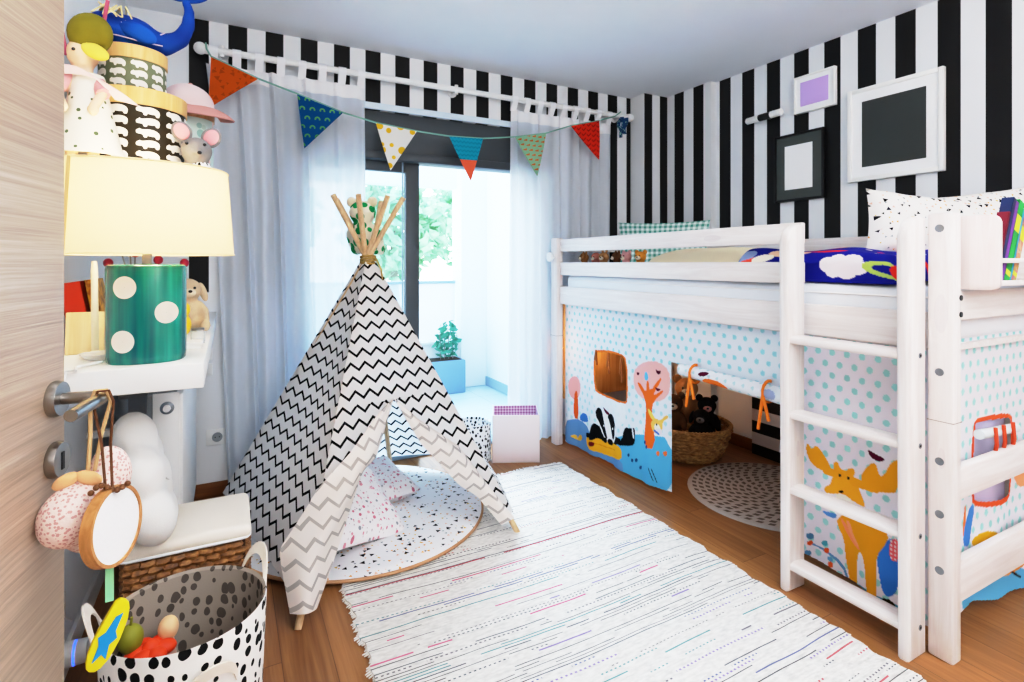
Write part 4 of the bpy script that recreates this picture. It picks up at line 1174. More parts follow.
def flapL(s_, t_):
    a, b_ = interp(FLL, t_), interp(FLR, t_); p = a.lerp(b_, s_)
    n = Vector((.03, -.1, .03)).normalized()
    return p + n * (.05 * sin(PI * s_) * min(1, 3 * t_) + .006 * sin(8 * s_ + 6 * t_))
def flapuv(fn): return lambda s_, t_: fr_uv(fn(s_, t_))
o = B().patch(flapL, 14, 34, flapuv(flapL)).build('door_flap', CHEVP, tp, fixn=False); o['label'] = 'left door flap folded back, pale reverse side out'
FRL = rs([(.614, 2.228, .63), (.712, 2.155, .441), (.86, 2.105, .262), (.941, 2.098, .2), (1.036, 2.05, .073)])
FRR = rs([(.618, 2.236, .632), (.715, 2.205, .535), (.889, 2.18, .4), (1.0, 2.125, .235), (1.106, 2.068, .085)])
def flapR(s_, t_):
    p = interp(FRL, t_).lerp(interp(FRR, t_), s_)
    return p + Vector((.01, -.03, .02)) * sin(PI * s_) * min(1, 3 * t_) + Vector((0, .008 * sin(9 * t_), 0))
o = B().patch(flapR, 10, 34, flapuv(flapR)).build('door_flap', CHEVP, tp, fixn=False); o['label'] = 'right door flap folded back, pale reverse side out'
q = B()
for k in range(4):
    q.tube([(A.x + .034 * cos(a) , A.y + .034 * sin(a), A.z - .018 + .009 * k + .004 * sin(a + k)) for a in np.linspace(0, 2 * PI, 20, endpoint=False)], .005, 6, closed=True)
q.tube([(A.x + .03, A.y - .03, A.z), (A.x + .05, A.y - .045, A.z - .05), (A.x + .055, A.y - .055, A.z - .12)], .004, 6)
q.build('tie_cord', mat('jute_cord', '#a98a52', .9, var=.2, vscale=80), tp)

# ---------------------------------------------------------------- soft toys
def plush(label, loc, rz, s, col, name='soft_toy', ear='round', muzz=None, pose='sit', group=None, bodycol=None, eyes=True, extra=None, tilt=(0, 0), earcol=None, vox=.035):
    """sitting soft toy, about .95*s tall, faces local -y"""
    t = thing(name, label, 'soft toy', loc, group=group, rot=(tilt[0], tilt[1], rz), local=True)
    q = B()
    q.ell((0, 0, .3 * s), (.21 * s, .18 * s, .28 * s)); q.ell((0, -.02 * s, .7 * s), (.22 * s, .2 * s, .2 * s)); q.ell((0, 0, .52 * s), (.13 * s, .12 * s, .14 * s))
    for sx in (-1, 1):
        q.tube([(sx * .15 * s, -.02 * s, .47 * s), (sx * .25 * s, -.1 * s, .34 * s), (sx * .24 * s, -.19 * s, .22 * s)], [.075 * s, .07 * s, .065 * s], 12)
        q.ell((sx * .24 * s, -.2 * s, .21 * s), .07 * s)
        if pose == 'sit':
            q.tube([(sx * .1 * s, -.03 * s, .13 * s), (sx * .17 * s, -.2 * s, .1 * s), (sx * .2 * s, -.34 * s, .09 * s)], [.1 * s, .09 * s, .085 * s], 12); q.ell((sx * .2 * s, -.36 * s, .12 * s), (.085 * s, .06 * s, .115 * s))
        else:
            q.tube([(sx * .1 * s, 0, .15 * s), (sx * .12 * s, -.02 * s, .08 * s)], [.09 * s, .085 * s], 12); q.ell((sx * .12 * s, -.03 * s, .07 * s), (.08 * s, .12 * s, .07 * s))
    q.build('body', bodycol or col, t, vox=vox * s)
    for sx in (-1, 1):
        q = B()
        if ear == 'round': q.ell((sx * .17 * s, .01 * s, .87 * s), (.085 * s, .045 * s, .085 * s))
        elif ear == 'big': q.ell((sx * .2 * s, .02 * s, .95 * s), (.13 * s, .03 * s, .16 * s), rot=(0, sx * .5, 0))
        elif ear == 'long': q.ell((sx * .12 * s, .03 * s, 1.05 * s), (.06 * s, .035 * s, .24 * s), rot=(0, sx * .25, 0))
        elif ear == 'flop': q.ell((sx * .24 * s, -.01 * s, .66 * s), (.06 * s, .05 * s, .17 * s), rot=(0, -sx * .3, 0))
        q.build('ear', earcol or col, t)
        if eyes: B().ell((sx * .075 * s, -.205 * s, .74 * s), .022 * s, u=10, v=8).build('eye', EYEM, t)
    B().ell((0, -.19 * s, .66 * s), (.1 * s, .075 * s, .075 * s)).build('muzzle', muzz or col, t)
    B().ell((0, -.262 * s, .685 * s), (.032 * s, .02 * s, .024 * s), u=10, v=8).build('nose', NOSE, t)
    if extra: extra(t, s)
    return t
PB = {k: plushm(k, v) for k, v in dict(brown='#6d4a32', tan='#b98a5e', beige='#d9c4a6', dark='#1c1a1d', cream='#efe3cd', grey='#8d8a8a', pink='#e3a9a6', mid='#93653f', honey='#d08a3e', blue='#2a4ea8', rose='#c98273').items()}
def cow_spots(nb):
    oc = nb.obj(); v = nb.n('TexVoronoi'); nb.put(v.inputs['Vector'], oc); v.inputs['Scale'].default_value = 22
    return nb.mix(nb.lt(v.outputs['Distance'], .5), H('#efe6cf'), H('#1f8f52'))
COW = mat('plush_green_patch_cow', cow_spots, .95, bump=.3, bscale=250, spec=.08)
PB['cowcream'] = plushm('cow_cream', '#ead9bd')
plush('cream soft toy with green patches wedged between the teepee pole tips', (.556, 2.56, 1.235), 2.6, .29, PB['cowcream'], ear='round', bodycol=COW, group=None)

# toys lined up on the bed, mostly hidden by the rails
specs = [('mid', 'round', 2.86, 'brown soft toy nearest the window on the bed, behind the guard rails'),
         ('rose', 'flop', 2.76, 'rose brown floppy eared soft toy second from the window on the bed'),
         ('tan', 'long', 2.655, 'tan soft toy with upright ears poking above the top guard rail'),
         ('brown', 'round', 2.555, 'dark brown soft toy fourth from the window on the bed'),
         ('pink', 'round', 2.445, 'pink soft toy beside the orange one on the bed'),
         ('honey', 'round', 2.345, 'orange soft toy nearest the cream cushion on the bed')]
for i, (c, e, y, lb) in enumerate(specs):
    plush(lb, (2.05 + .02 * (i % 2), y, 1.127), -PI / 2 + .3 * ((i % 3) - 1), .155, PB[c], ear=e, muzz=PB['cream'], group='soft toys on the bed')

# ---------------------------------------------------------------- under the bed
jm = thing('jute_mat', 'small round taupe braided mat on the floor under the bed', 'mat', (2.5, 1.82, 0))
B().lathe([(.001, .012), (.2, .012), (.4, .012), (.418, .009), (.425, .001)], 72, c=(2.5, 1.82, 0), cap0=False, cap1=True).boxuv().build('braid', JUTE, jm)
jm.children[0].data.uv_layers[0]
for lp in jm.children[0].data.loops:
    co = jm.children[0].data.vertices[lp.vertex_index].co; jm.children[0].data.uv_layers[0].data[lp.index].uv = (co.x, co.y)
bk = thing('willow_basket', 'round woven willow basket of soft toys under the bed', 'basket', (2.55, 2.45, 0))
q = B()
for i in range(9):
    z = .012 + .021 * i; r0 = .17 + .075 * (i / 8) ** .7
    q.tube([((2.55 + (r0 + .006 * sin(18 * a + (i % 2) * PI)) * cos(a)), 2.45 + (r0 + .006 * sin(18 * a + (i % 2) * PI)) * sin(a), z + .002 * sin(7 * a + i)) for a in np.linspace(0, 2 * PI, 110, endpoint=False)], .0125, 6, closed=True)
q.build('weave', WILLOW, bk)
B().lathe([(.001, .004), (.165, .004), (.17, .012)], 40, c=(2.55, 2.45, 0)).build('base', WILLOW, bk)
q = B()
for k in range(3):
    q.tube([(2.55 + (.246 + .008 * cos(24 * a + 2.1 * k)) * cos(a), 2.45 + (.246 + .008 * cos(24 * a + 2.1 * k)) * sin(a), .198 + .008 * sin(24 * a + 2.1 * k)) for a in np.linspace(0, 2 * PI, 140, endpoint=False)], .0085, 6, closed=True)
q.build('braided_rim', WILLOW, bk)
plush('brown teddy bear sitting highest in the willow basket', (2.585, 2.50, .17), -.75, .33, PB['tan'], name='teddy_bear', muzz=PB['cream'], pose='stand')
plush('black soft toy with pale pink face in the willow basket, nearest the wall panel', (2.64, 2.385, .13), -.75, .26, PB['dark'], ear='round', muzz=PB['pink'], earcol=PB['dark'], pose='stand')
plush('dark brown soft toy at the curtain side of the willow basket', (2.46, 2.49, .13), -.8, .28, PB['brown'], muzz=PB['cream'], pose='stand')
plush('small black soft toy at the front of the willow basket', (2.535, 2.33, .1), -1.0, .24, PB['dark'], ear='flop', muzz=PB['grey'], pose='stand')
sb = B().box((2.915, 1.35, .0), (2.942, 2.275, .52), .004)
tag(sb.build('striped_board', BOARDSTR, loc=(0, 0, 0)), 'black and white banded board standing against the wall under the bed', 'board')
nl = thing('night_light', 'small warm glowing bulb light by the far bed post', 'light', (2.03, 3.05, .62))
q = B().tube([(2.03, 3.05, .64), (2.03, 3.05, .72)], .009, 10); q.build('holder', GREYP, nl)
B().tube([(2.03, 3.05, .7), (2.02, 3.08, .71), (2.01, 3.1, .7)], .002, 6).build('wire', GREYP, nl)
B().ell((2.03, 3.05, .62), (.022, .022, .028)).build('bulb', mat('warm_bulb', '#ffd9a0', .4, emit='#ffb45e', emis=9, var=.01), nl)
nl.location.y = 3.05

# ---------------------------------------------------------------- box and spotted tub by the door
BX = TRS((1.584, 2.975, 0), (0, 0, -.457))
sbx = thing('storage_box', 'open pale pink storage box with gingham lining beside the bed post', 'storage box', (1.584, 2.96, 0), rot=(0, 0, -.457), local=True)
W, Dp, Hh = .285, .235, .285
sbx.location = (1.577 + .0, 2.829 + .105 + .0, 0)
q = B().box((-W / 2, -Dp / 2, 0), (W / 2, Dp / 2, .008), .001)
q.box((-W / 2, -Dp / 2, 0), (W / 2, -Dp / 2 + .006, Hh), .002).box((-W / 2, Dp / 2 - .006, 0), (W / 2, Dp / 2, Hh), .002)
q.box((-W / 2, -Dp / 2, 0), (-W / 2 + .006, Dp / 2, Hh), .002).box((W / 2 - .006, -Dp / 2, 0), (W / 2, Dp / 2, Hh), .002)
q.build('body', PINKBOX, sbx)
i_ = .0065
q = B().box((-W / 2 + i_, -Dp / 2 + i_, .009), (W / 2 - i_, -Dp / 2 + i_ + .002, Hh - .001)).box((-W / 2 + i_, Dp / 2 - i_ - .002, .009), (W / 2 - i_, Dp / 2 - i_, Hh - .001))
q.box((-W / 2 + i_, -Dp / 2 + i_, .009), (-W / 2 + i_ + .002, Dp / 2 - i_, Hh - .001)).box((W / 2 - i_ - .002, -Dp / 2 + i_, .009), (W / 2 - i_, Dp / 2 - i_, Hh - .001)).box((-W / 2 + i_, -Dp / 2 + i_, .009), (W / 2 - i_, Dp / 2 - i_, .011))
q.boxuv().build('lining', GINGP, sbx, smooth=False)

def tub(name, label, c, r, h, m, mi, tilt=0, handles=3, rb=.93):
    t = thing(name, label, 'basket', (c[0], c[1], 0))
    B().lathe([(.001, .003), (r * rb - .01, .003), (r * rb, .012), (r * (rb + 1) / 2, h * .5), (r, h - .004), (r - .002, h)], 56, c=(c[0], c[1], 0), uvr=r, cap0=False, cap1=False).build('body', m, t)
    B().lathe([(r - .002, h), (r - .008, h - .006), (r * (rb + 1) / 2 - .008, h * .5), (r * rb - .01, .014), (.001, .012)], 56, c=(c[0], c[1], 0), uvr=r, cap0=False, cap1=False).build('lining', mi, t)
    return t
tub('spotted_tub', 'small white tub with black spots behind the teepee, left of the pink box', (1.31, 2.985), .112, .235, SPOTS, SPOTS, rb=.98)
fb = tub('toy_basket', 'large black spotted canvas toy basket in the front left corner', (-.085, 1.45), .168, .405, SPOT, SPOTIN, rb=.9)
for a0, tl in ((.55, 1), (PI * 1.02, .2), (-1.25, -.2)):
    cx_, cy_ = -.085, 1.45
    pts = []
    for k in np.linspace(-1, 1, 15):
        a = a0 + .32 * k; up = .085 * (1 - k * k) ** .7 if tl > 0 else -.03 + .05 * (1 - k * k) ** .7
        rr_ = .169 + .016 * (1 - k * k)
        pts.append(Vector((cx_ + rr_ * cos(a), cy_ + rr_ * sin(a), (.37 if tl > 0 else .33) + up)))
    q = B()
    def hf(s_, t_, pts=pts): return interp(pts, s_) + Vector((cos(a0), sin(a0), 0)) * (.012 if tl > 0 else .006) * (t_ - .5) + Vector((0, 0, .026 * (t_ - .5)))
    q.patch(hf, 24, 2); q.build('handle', CREAM, fb, fixn=False, solid=.004)
# toys in the basket
t = thing('toy_figure', 'small peach headed toy figure inside the spotted toy basket', 'toy', (-.128, 1.52, .015))
B().lathe([(.001, .015), (.03, .015), (.034, .12), (.02, .24), (.012, .3), (.001, .302)], 18, c=(-.128, 1.52, 0)).build('body', mat('pink_toy_paint', '#e2b6a8', .5), t)
B().ell((-.128, 1.52, .325), (.022, .022, .028)).build('head', mat('peach_toy_paint', '#f0c79b', .5), t)
o = B()
for k in range(6):
    a = k * PI / 3; o.ell((-.16 + .026 * cos(a), 1.49 + .026 * sin(a), .3), (.026, .02, .016), rot=(0, 0, a))
o.ell((-.16, 1.49, .305), .02); o.tube([(-.16, 1.49, .015), (-.16, 1.49, .3)], .01, 8)
tag(o.build('toy_flower', mat('red_orange_toy', '#e8481f', .5)), 'red orange toy flower inside the spotted toy basket', 'toy')
o = B().ell((-.2, 1.5, .335), (.026, .026, .032)); o.tube([(-.19, 1.495, .015), (-.2, 1.5, .33)], .01, 8); o.tube([(-.2, 1.5, .36), (-.197, 1.497, .385)], .003, 6)
tag(o.build('toy_pear', mat('olive_toy', '#8b8a2e', .6)), 'olive green toy fruit at the left inside the spotted toy basket', 'toy')
o = B().box((-.14, 1.4, .02), (-.03, 1.5, .09), .02, 3)
tag(o.build('toy_block', mat('blue_grey_toy_block', '#8b97a6', .6)), 'grey blue toy block at the bottom of the spotted basket', 'toy')
# ================================================================== LEFT WALL
s1 = B().box((XL, 1.545, .888), (-.055, YB - .004, .95), .003)
tag(s1.build('wall_shelf', WHITE), 'thick white wall shelf holding the teal lamp', 'shelf')
s2 = B().box((XL, 1.86, 1.385), (-.075, 2.75, 1.43), .003)
tag(s2.build('wall_shelf', WHITE), 'upper white wall shelf behind the lamp shade under the patterned boxes', 'shelf')

# lamp
LX, LY, LZ = -.186, 1.66, .95
lamp = thing('table_lamp', 'lit table lamp with ivory oval shade and teal white spotted base', 'lamp', (LX, LY, LZ))
lamp['_local'] = 1
LR = Euler((0, 0, 0))
def sup(rx, ry, z, seg=56, e=2.6):
    o = []
    for k in range(seg):
        a = 2 * PI * k / seg; c_, s_ = cos(a), sin(a)
        o.append(Vector((rx * math.copysign(abs(c_) ** (2 / e), c_), ry * math.copysign(abs(s_) ** (2 / e), s_), z)))
    return o
def loft(b_, rings, mi=0, cap=True, closed=True):
    R_ = [[b_.bm.verts.new(p) for p in r] for r in rings]
    for a, c in zip(R_, R_[1:]):
        n = len(a)
        for k in range(n):
            f = b_.bm.faces.new((a[k], a[(k + 1) % n], c[(k + 1) % n], c[k])); f.material_index = mi
    if cap:
        f = b_.bm.faces.new(R_[0][::-1]); f.material_index = mi; f = b_.bm.faces.new(R_[-1]); f.material_index = mi
    return b_
prof = [(.081, .0), (.085, .004), (.087, .02), (.087, .15), (.087, .235), (.085, .243), (.08, .246)]
q = loft(B(), [sup(r, r * .85, z, 96, 2.3) for r, z in prof]); q.build('base', TEAL, lamp)
def on_base(x):   # front surface y of the lamp base at local x
    c_ = min(1, abs(x) / .0872) ** 2.3
    return -.0872 * .85 * max(0, 1 - c_) ** (1 / 2.3)
for cx_, cz_ in ((-.038, .19), (.048, .126), (-.042, .058)):
    q = B()
    def sp_(s_, t_):
        r_ = max(t_, .02); x = cx_ + .0245 * r_ * cos(2 * PI * s_)
        return Vector((x, on_base(x) - .0018, cz_ + .0275 * r_ * sin(2 * PI * s_)))
    q.patch(sp_, 32, 7)
    q.build('spot', DOTW, lamp, fixn=False)
B().tube([(0, 0, .245), (0, 0, .36)], .011, 14).build('neck', STEEL, lamp)
sr = [(.213, .272), (.21, .29), (.172, .505)]
def sring(r, z): return [p + Vector((-.014, 0, 0)) for p in sup(r, r * .86, z, 72, 2.05)]
q = loft(B(), [sring(.213, .272), sring(.198, .49)], cap=False); shd = q.build('shade', SHADE, lamp, fixn=False)
for r, z in ((.213, .272), (.198, .49)):
    B().tube(sring(r, z), .0022, 5, closed=True).build('rim', mat('shade_rim', '#f2dcb0', .8, emit='#ffdb9a', emis=.15), shd)
k = 47
B().tube([sring(.214, .272)[k], sring(.199, .49)[k]], .004, 5).build('seam', SEAM, shd)
q = B()
for a in (0, 2.1, 4.2): q.tube([(0, 0, .36), (.185 * cos(a) - .014, .15 * sin(a), .48)], .002, 5)
q.build('shade_carrier', STEEL, shd)
B().ell((0, 0, .4), (.03, .03, .038)).build('bulb', mat('lamp_bulb', '#fff0d0', .3, emit='#ffd9a0', emis=14, var=.01), lamp)
cb = B().tube([(LX - .09, LY - .02, .957), (LX - .13, LY - .075, .956), (LX - .12, LY - .13, .956), (LX - .14, 1.548, .954), (LX - .145, 1.535, .93), (LX - .15, 1.538, .8), (-.36, 1.58, .55), (-.385, 1.75, .3), (-.388, 1.9, .2)], .0035, 6)
tag(cb.build('lamp_cord', PLASTIC), 'white cord running from the lamp base over the shelf edge', 'cord')

# things on the lamp shelf
red = bkm('red', '#b8341f'); gold = mat('cover_gold', lambda nb: nb.ramp(nb.noise(nb.obj(), 40, 2), [(.35, H('#7a4a12')), (.65, H('#d9a42c'))]), .45, var=.05)
book('red backed book leaning on the shelf left of the lamp', (-.395, 1.93, .953), (.05, .12, .19), red, (0, -.16, 0))
book('gold patterned book leaning beside the red one, left of the lamp', (-.335, 1.93, .953), (.024, .12, .2), gold, (0, -.16, 0))
wb = B().box((0, 0, 0), (.085, .02, .115), .003)
tag(wb.build('wooden_plaque', wood('pale_ash', '#e3c493', '#f4dfb8', 2, .5), loc=(-.392, 1.84, .951), rot=(-.12, 0, 0)), 'pale wooden block leaning on the shelf at the left', 'wooden block')
cd = thing('candle', 'tall thin white candle on the lamp shelf in front of the red book', 'candle', (-.318, 1.8, .95))
B().tube([(-.318, 1.8, .962), (-.32, 1.8, 1.18), (-.32, 1.8, 1.205)], [.0085, .008, .006], 12).build('stick', mat('ivory_wax', '#fbf3e2', .5, trans=.2, var=.02), cd)
B().lathe([(.001, .95), (.022, .95), (.022, .956), (.012, .962), (.001, .963)], 20, c=(-.318, 1.8, 0)).build('holder', PLASTIC, cd)
dish = B().lathe([(.001, .951), (.04, .951), (.058, .966), (.055, .967), (.038, .955), (.001, .955)], 36, c=(-.285, 1.735, 0), sx=1.0, sy=.7)
tag(dish.build('saucer', PLASTIC), 'flat white saucer at the foot of the lamp base', 'dish')
fl = thing('berry_stems', 'stems with dark red berries standing behind the lamp on the shelf', 'flowers', (-.26, 2.02, .95))
B().lathe([(.001, .951), (.022, .951), (.03, 1.0), (.02, 1.06), (.016, 1.09), (.013, 1.09), (.013, 1.02), (.001, .96)], 24, c=(-.26, 2.02, 0)).build('vase', mat('grey_glaze', '#9a9fa4', .3), fl)
for k, (dx, dy, z) in enumerate(((-.035, 0, 1.245), (.0, .02, 1.232), (.06, .03, 1.21), (-.02, .05, 1.262), (.13, .06, 1.2), (-.07, .03, 1.2))):
    p = Vector((-.26, 2.02, 1.06)); e = Vector((-.26 + dx, 2.02 + dy, z))
    B().tube([p, p.lerp(e, .5) + Vector((0, 0, .015)), e], .0022, 5).build('stem', BARK, fl)
    B().ell(e, (.0135, .0135, .0145), u=12, v=8).build('berry', mat('dark_red_berry', '#9c1c38', .4), fl)
plush('beige teddy bear sitting on the lamp shelf right of the teal lamp', (-.135, 2.28, .951), .25, .215, PB['beige'], name='teddy_bear', muzz=PB['cream'], ear='flop')
du = thing('toy_duck', 'small yellow toy with orange beak beside the beige teddy on the shelf', 'toy', (-.14, 2.1, .951))
q = B().ell((-.14, 2.1, .992), (.03, .035, .04)); q.ell((-.14, 2.085, 1.045), (.028, .028, .03)); q.ell((-.14, 2.12, 1.01), (.02, .03, .02))
q.build('body', mat('yellow_toy', '#f0c41e', .5), du, vox=.006)
B().lathe([(.014, 0), (.001, .022)], 10, M=TRS((-.14, 2.063, 1.04), (PI / 2, 0, 0))).build('beak', mat('orange_beak', '#e8501e', .5), du)
for sx in (-1, 1): B().ell((-.14 + sx * .012, 2.061, 1.055), .005, u=8, v=6).build('eye', EYEM, du)
jr = thing('glass_jar', 'tiny clear glass jar beside the lamp on the shelf', 'jar', (-.085, 1.93, .95))
B().lathe([(.001, .951), (.019, .951), (.02, .956), (.02, .985), (.016, .99), (.0145, .99), (.0175, .983), (.0175, .957), (.001, .956)], 24, c=(-.085, 1.93, 0)).build('glass', mat('jar_glass', '#e6eef0', .08, transp=.65, var=.01, spec=.6), jr)
B().lathe([(.0165, .99), (.018, .991), (.018, .998), (.001, .999)], 24, c=(-.085, 1.93, 0)).build('lid', STEEL, jr)
tb = thing('flat_box', 'flat white card box lying on the shelf right of the lamp', 'box', (-.1, 1.83, .95))
B().box((-.135, 1.8, .951), (-.07, 1.86, .962), .002).build('base', PLASTIC, tb); B().box((-.137, 1.798, .962), (-.068, 1.862, .971), .002).build('lid', WHITE, tb)

# hat boxes on the upper shelf
def hippo(sx, sy):
    pts = [(-.5, .02), (-.49, .18), (-.4, .27), (-.36, .33), (-.3, .27), (-.2, .27), (0, .34), (.22, .33), (.4, .22), (.47, .05), (.46, -.12), (.43, -.3), (.3, -.3), (.27, -.14), (.1, -.17), (-.05, -.14), (-.07, -.3), (-.2, -.3), (-.23, -.1), (-.36, -.08), (-.47, -.06)]
    return [(x * sx, y * sy) for x, y in pts]
def hatbox(name, label, c, r, z0, h, lidh, side, printm, prints, lid=BOXLID, seg=64):
    t = thing(name, label, 'box', (c[0], c[1], z0))
    B().lathe([(.001, z0), (r, z0), (r, z0 + h - lidh * .3), (.001, z0 + h - lidh * .3)], seg, c=(c[0], c[1], 0), uvr=r).build('body', side, t)
    R2 = r + .004
    B().lathe([(R2 - .002, z0 + h - lidh), (R2, z0 + h - lidh), (R2, z0 + h - .002), (R2 - .002, z0 + h), (.001, z0 + h)], seg, c=(c[0], c[1], 0)).build('lid', lid, t)
    if prints:
        q = B(); sx, sy, dz, du_ = prints; rows = int((h - lidh) / dz); n = int(2 * PI * r / du_)
        for j in range(rows):
            for k in range(n):
                a0 = 2 * PI * k / n + (.5 * du_ / r) * (j % 2) * .0; zz = z0 + dz * (j + .5) + .002
                m_ = 1 if (j % 2 == 0) else 1
                pp = [(m_ * u, v + u * .05 * (1 if j % 2 else -1)) for u, v in chaikin(hippo(sx, sy), 1)]
                q.poly([(c[0] + (r + .0012) * cos(a0 + u / r), c[1] + (r + .0012) * sin(a0 + u / r), zz + v) for u, v in pp])
        o = q.build('print', printm, t, smooth=False); o['kind'] = 'stuff'
        bmesh_tri(o)
    return t
def bmesh_tri(o):
    bm_ = bmesh.new(); bm_.from_mesh(o.data); bmesh.ops.triangulate(bm_, faces=bm_.faces); bm_.to_mesh(o.data); bm_.free()
OLIVE = mat('olive_black_paper', '#2c2410', .6, var=.08); SAGE = mat('sage_grey_paper', '#737b5f', .6, var=.06); HW = mat('white_paper_print', '#f4efe6', .7, var=.02)
hatbox('hat_box', 'large round dark box with white animal print and wooden lid on the upper shelf', (-.247, 2.01), .125, 1.431, .282, .05, OLIVE, HW, (.062, .041, .0325, .073))
hatbox('hat_box', 'smaller round sage box with white animal print stacked on the dark box', (-.26, 2.0), .086, 1.714, .131, .04, SAGE, HW, (.044, .036, .0285, .054))
def pastel(nb):
    u, v = nb.uv(); m, rc = scatter(nb, u, v, 22, .36, False, .8, .3)
    return nb.mix(m, H('#cfe0da'), nb.ramp(rc[0], [(0, H('#b9cfc4')), (.4, H('#e8cfc8')), (.7, H('#9fc4bd'))], 'CONSTANT'))
hatbox('hat_box', 'tall pastel round box with wooden lid behind the dark box', (-.14, 2.36), .088, 1.431, .36, .055, mat('pastel_paper', pastel, .6), HW, None, lid=wood('tan_lid', '#b58a62', '#cfa67c', 2, .5))
# cap
cap = thing('pink_cap', 'pale pink childs cap lying tilted on the tall pastel box', 'cap', (-.135, 2.35, 1.795), rot=(.1, .2, -.6), local=True)
q = B(); P_ = [(.085 * cos(a), .075 * sin(a)) for a in np.linspace(0, PI / 2, 10)]
q.lathe([(r + .0005, z) for r, z in P_], 32, c=(0, 0, .0), cap0=False, cap1=False); q.build('crown', mat('blush_cap_cotton', '#f0d6d4', .9, var=.06), cap, solid=.003)
q = B()
def brim(s_, t_):
    a = -1.15 + 2.3 * s_; r = .082 + .085 * t_ * (cos(a * 1.1) ** .5 if abs(a) < 1.4 else 0)
    return Vector((r * cos(a), r * sin(a), .004 - .03 * t_ * t_ + .012 * (sin(a) ** 2) * -1))
q.patch(brim, 20, 8); q.build('brim', mat('rose_cap_cotton', '#d9a098', .9, var=.05), cap, fixn=False, solid=.004)
B().ell((0, 0, .076), (.008, .008, .005)).build('button', mat('rose_cap_cotton', '#d9a098'), cap)
# mouse
ms = thing('toy_mouse', 'grey soft toy mouse with pink ears at the front of the upper shelf', 'soft toy', (-.1, 1.86, 1.461))
q = B().ell((-.1, 1.86, 1.515), (.045, .045, .055)); q.ell((-.1, 1.84, 1.585), (.048, .055, .045)); q.tube([(-.1, 1.83, 1.58), (-.09, 1.775, 1.568)], [.03, .01], 12)
q.build('body', PB['grey'], ms, vox=.008)
for sx, dz in ((-1, .012), (1, 0)):
    B().ell((-.1 + sx * .043, 1.855, 1.636 + dz), (.03, .008, .036), rot=(0, sx * .45, 0)).build('ear', PB['grey'], ms)
    B().ell((-.1 + sx * .043, 1.8485, 1.636 + dz), (.022, .005, .028), rot=(0, sx * .45, 0)).build('inner_ear', PINKF, ms)
    B().ell((-.1 + sx * .025, 1.797, 1.6), .0055, u=8, v=6).build('eye', EYEM, ms)
B().ell((-.088, 1.77, 1.568), (.007, .006, .006), u=8, v=6).build('nose', NOSE, ms)
B().lathe([(.03, 1.545), (.05, 1.5), (.062, 1.464), (.058, 1.464), (.046, 1.5), (.027, 1.545)], 28, c=(-.09, 1.845, 0), uvr=.06, cap0=False, cap1=False).build('dress', SPOTS, ms)

ms.location = (-.088, 1.93, 1.431); ms.scale = (.92, .92, .92)
# whale on top of the boxes
WB = mat('plush_whale_blue', lambda nb: nb.ramp(nb.noise(nb.obj(), 5, 2), [(.35, H('#14216e')), (.6, H('#1d56b0'))]), .85, var=.1, bump=.2, bscale=250, spec=.15)
WC = Vector((-.25, 1.99, 1.848))
wh = thing('toy_whale', 'deep blue soft toy whale with curled tail on top of the stacked boxes', 'soft toy', tuple(WC))
q = B()
q.ell(WC + Vector((-.03, 0, .052)), (.088, .06, .052)); q.ell(WC + Vector((-.07, 0, .055)), (.06, .056, .05)); q.ell(WC + Vector((.03, .01, .04)), (.07, .045, .036))
q.tube([WC + Vector(p) for p in ((.02, .01, .04), (.075, .012, .04), (.115, .012, .065), (.135, .012, .11), (.138, .012, .16), (.125, .012, .2))], [.045, .034, .026, .02, .015, .012], 14)
q.build('body', WB, wh, vox=.008)
for sx in (-1, 1): 
    B().ell(WC + Vector((.122 + .035 * sx, .012, .208)), (.042, .012, .018), rot=(0, -.4 * sx, 0)).build('fluke', WB, wh)
B().ell(WC + Vector((.01, -.055, .04)), (.05, .012, .026), rot=(.3, .35, 0)).build('fin', WB, wh)
WL = mat('pale_thread', '#d9c9d6', .8)
B().tube([WC + Vector(p) for p in ((-.12, -.036, .035), (-.08, -.058, .024), (-.03, -.06, .02), (.02, -.05, .016), (.07, -.03, .02))], .0018, 5).build('mouth_seam', WL, wh)
for dx, dz in ((-.03, .06), (.065, .05)):
    B().tube([WC + Vector((dx, -.06 + (.02 if dx > 0 else 0), dz)), WC + Vector((dx + .012, -.058 + (.02 if dx > 0 else 0), dz + .008))], .002, 5).build('stitch', WL, wh)
q = B(); rnd = random.Random(3)
for k in range(9): 
    p = WC + Vector((-.06 + rnd.uniform(-.03, .05), -.02, .1)); q.tube([p, p + Vector((rnd.uniform(-.02, .03), -.035, .01)), p + Vector((rnd.uniform(-.03, .05), -.055, -.03))], .0022, 5)
q.build('straw_tuft', mat('straw', '#e0cf9a', .8), wh)

# cloth doll at the left end of the upper shelf
DX, DY, DZ = -.354, 1.85, 1.431
dl = thing('cloth_doll', 'cloth doll in speckled white dress with olive hat at the upper shelf end', 'doll', (DX, DY, DZ))
def dress(nb):
    oc = nb.obj(); v = nb.n('TexVoronoi'); nb.put(v.inputs['Vector'], oc); v.inputs['Scale'].default_value = 34
    return nb.mix(nb.lt(v.outputs['Distance'], .17), H('#efe8da'), H('#5b6a4e'))
SKINC = mat('doll_cloth_skin', '#f0cdae', .9, var=.04)
q = B(); q.lathe([(.03, .25), (.036, .22), (.05, .15), (.066, .08), (.076, .055)], 28, c=(DX + .012, DY, DZ), cap0=False, cap1=False); q.build('dress', mat('speckled_doll_dress', dress, .9), dl, solid=.003)
q = B()
q.ell((DX, DY, DZ + .3), (.034, .034, .038)); q.tube([(DX, DY, DZ + .27), (DX, DY, DZ + .16)], [.02, .034], 14)
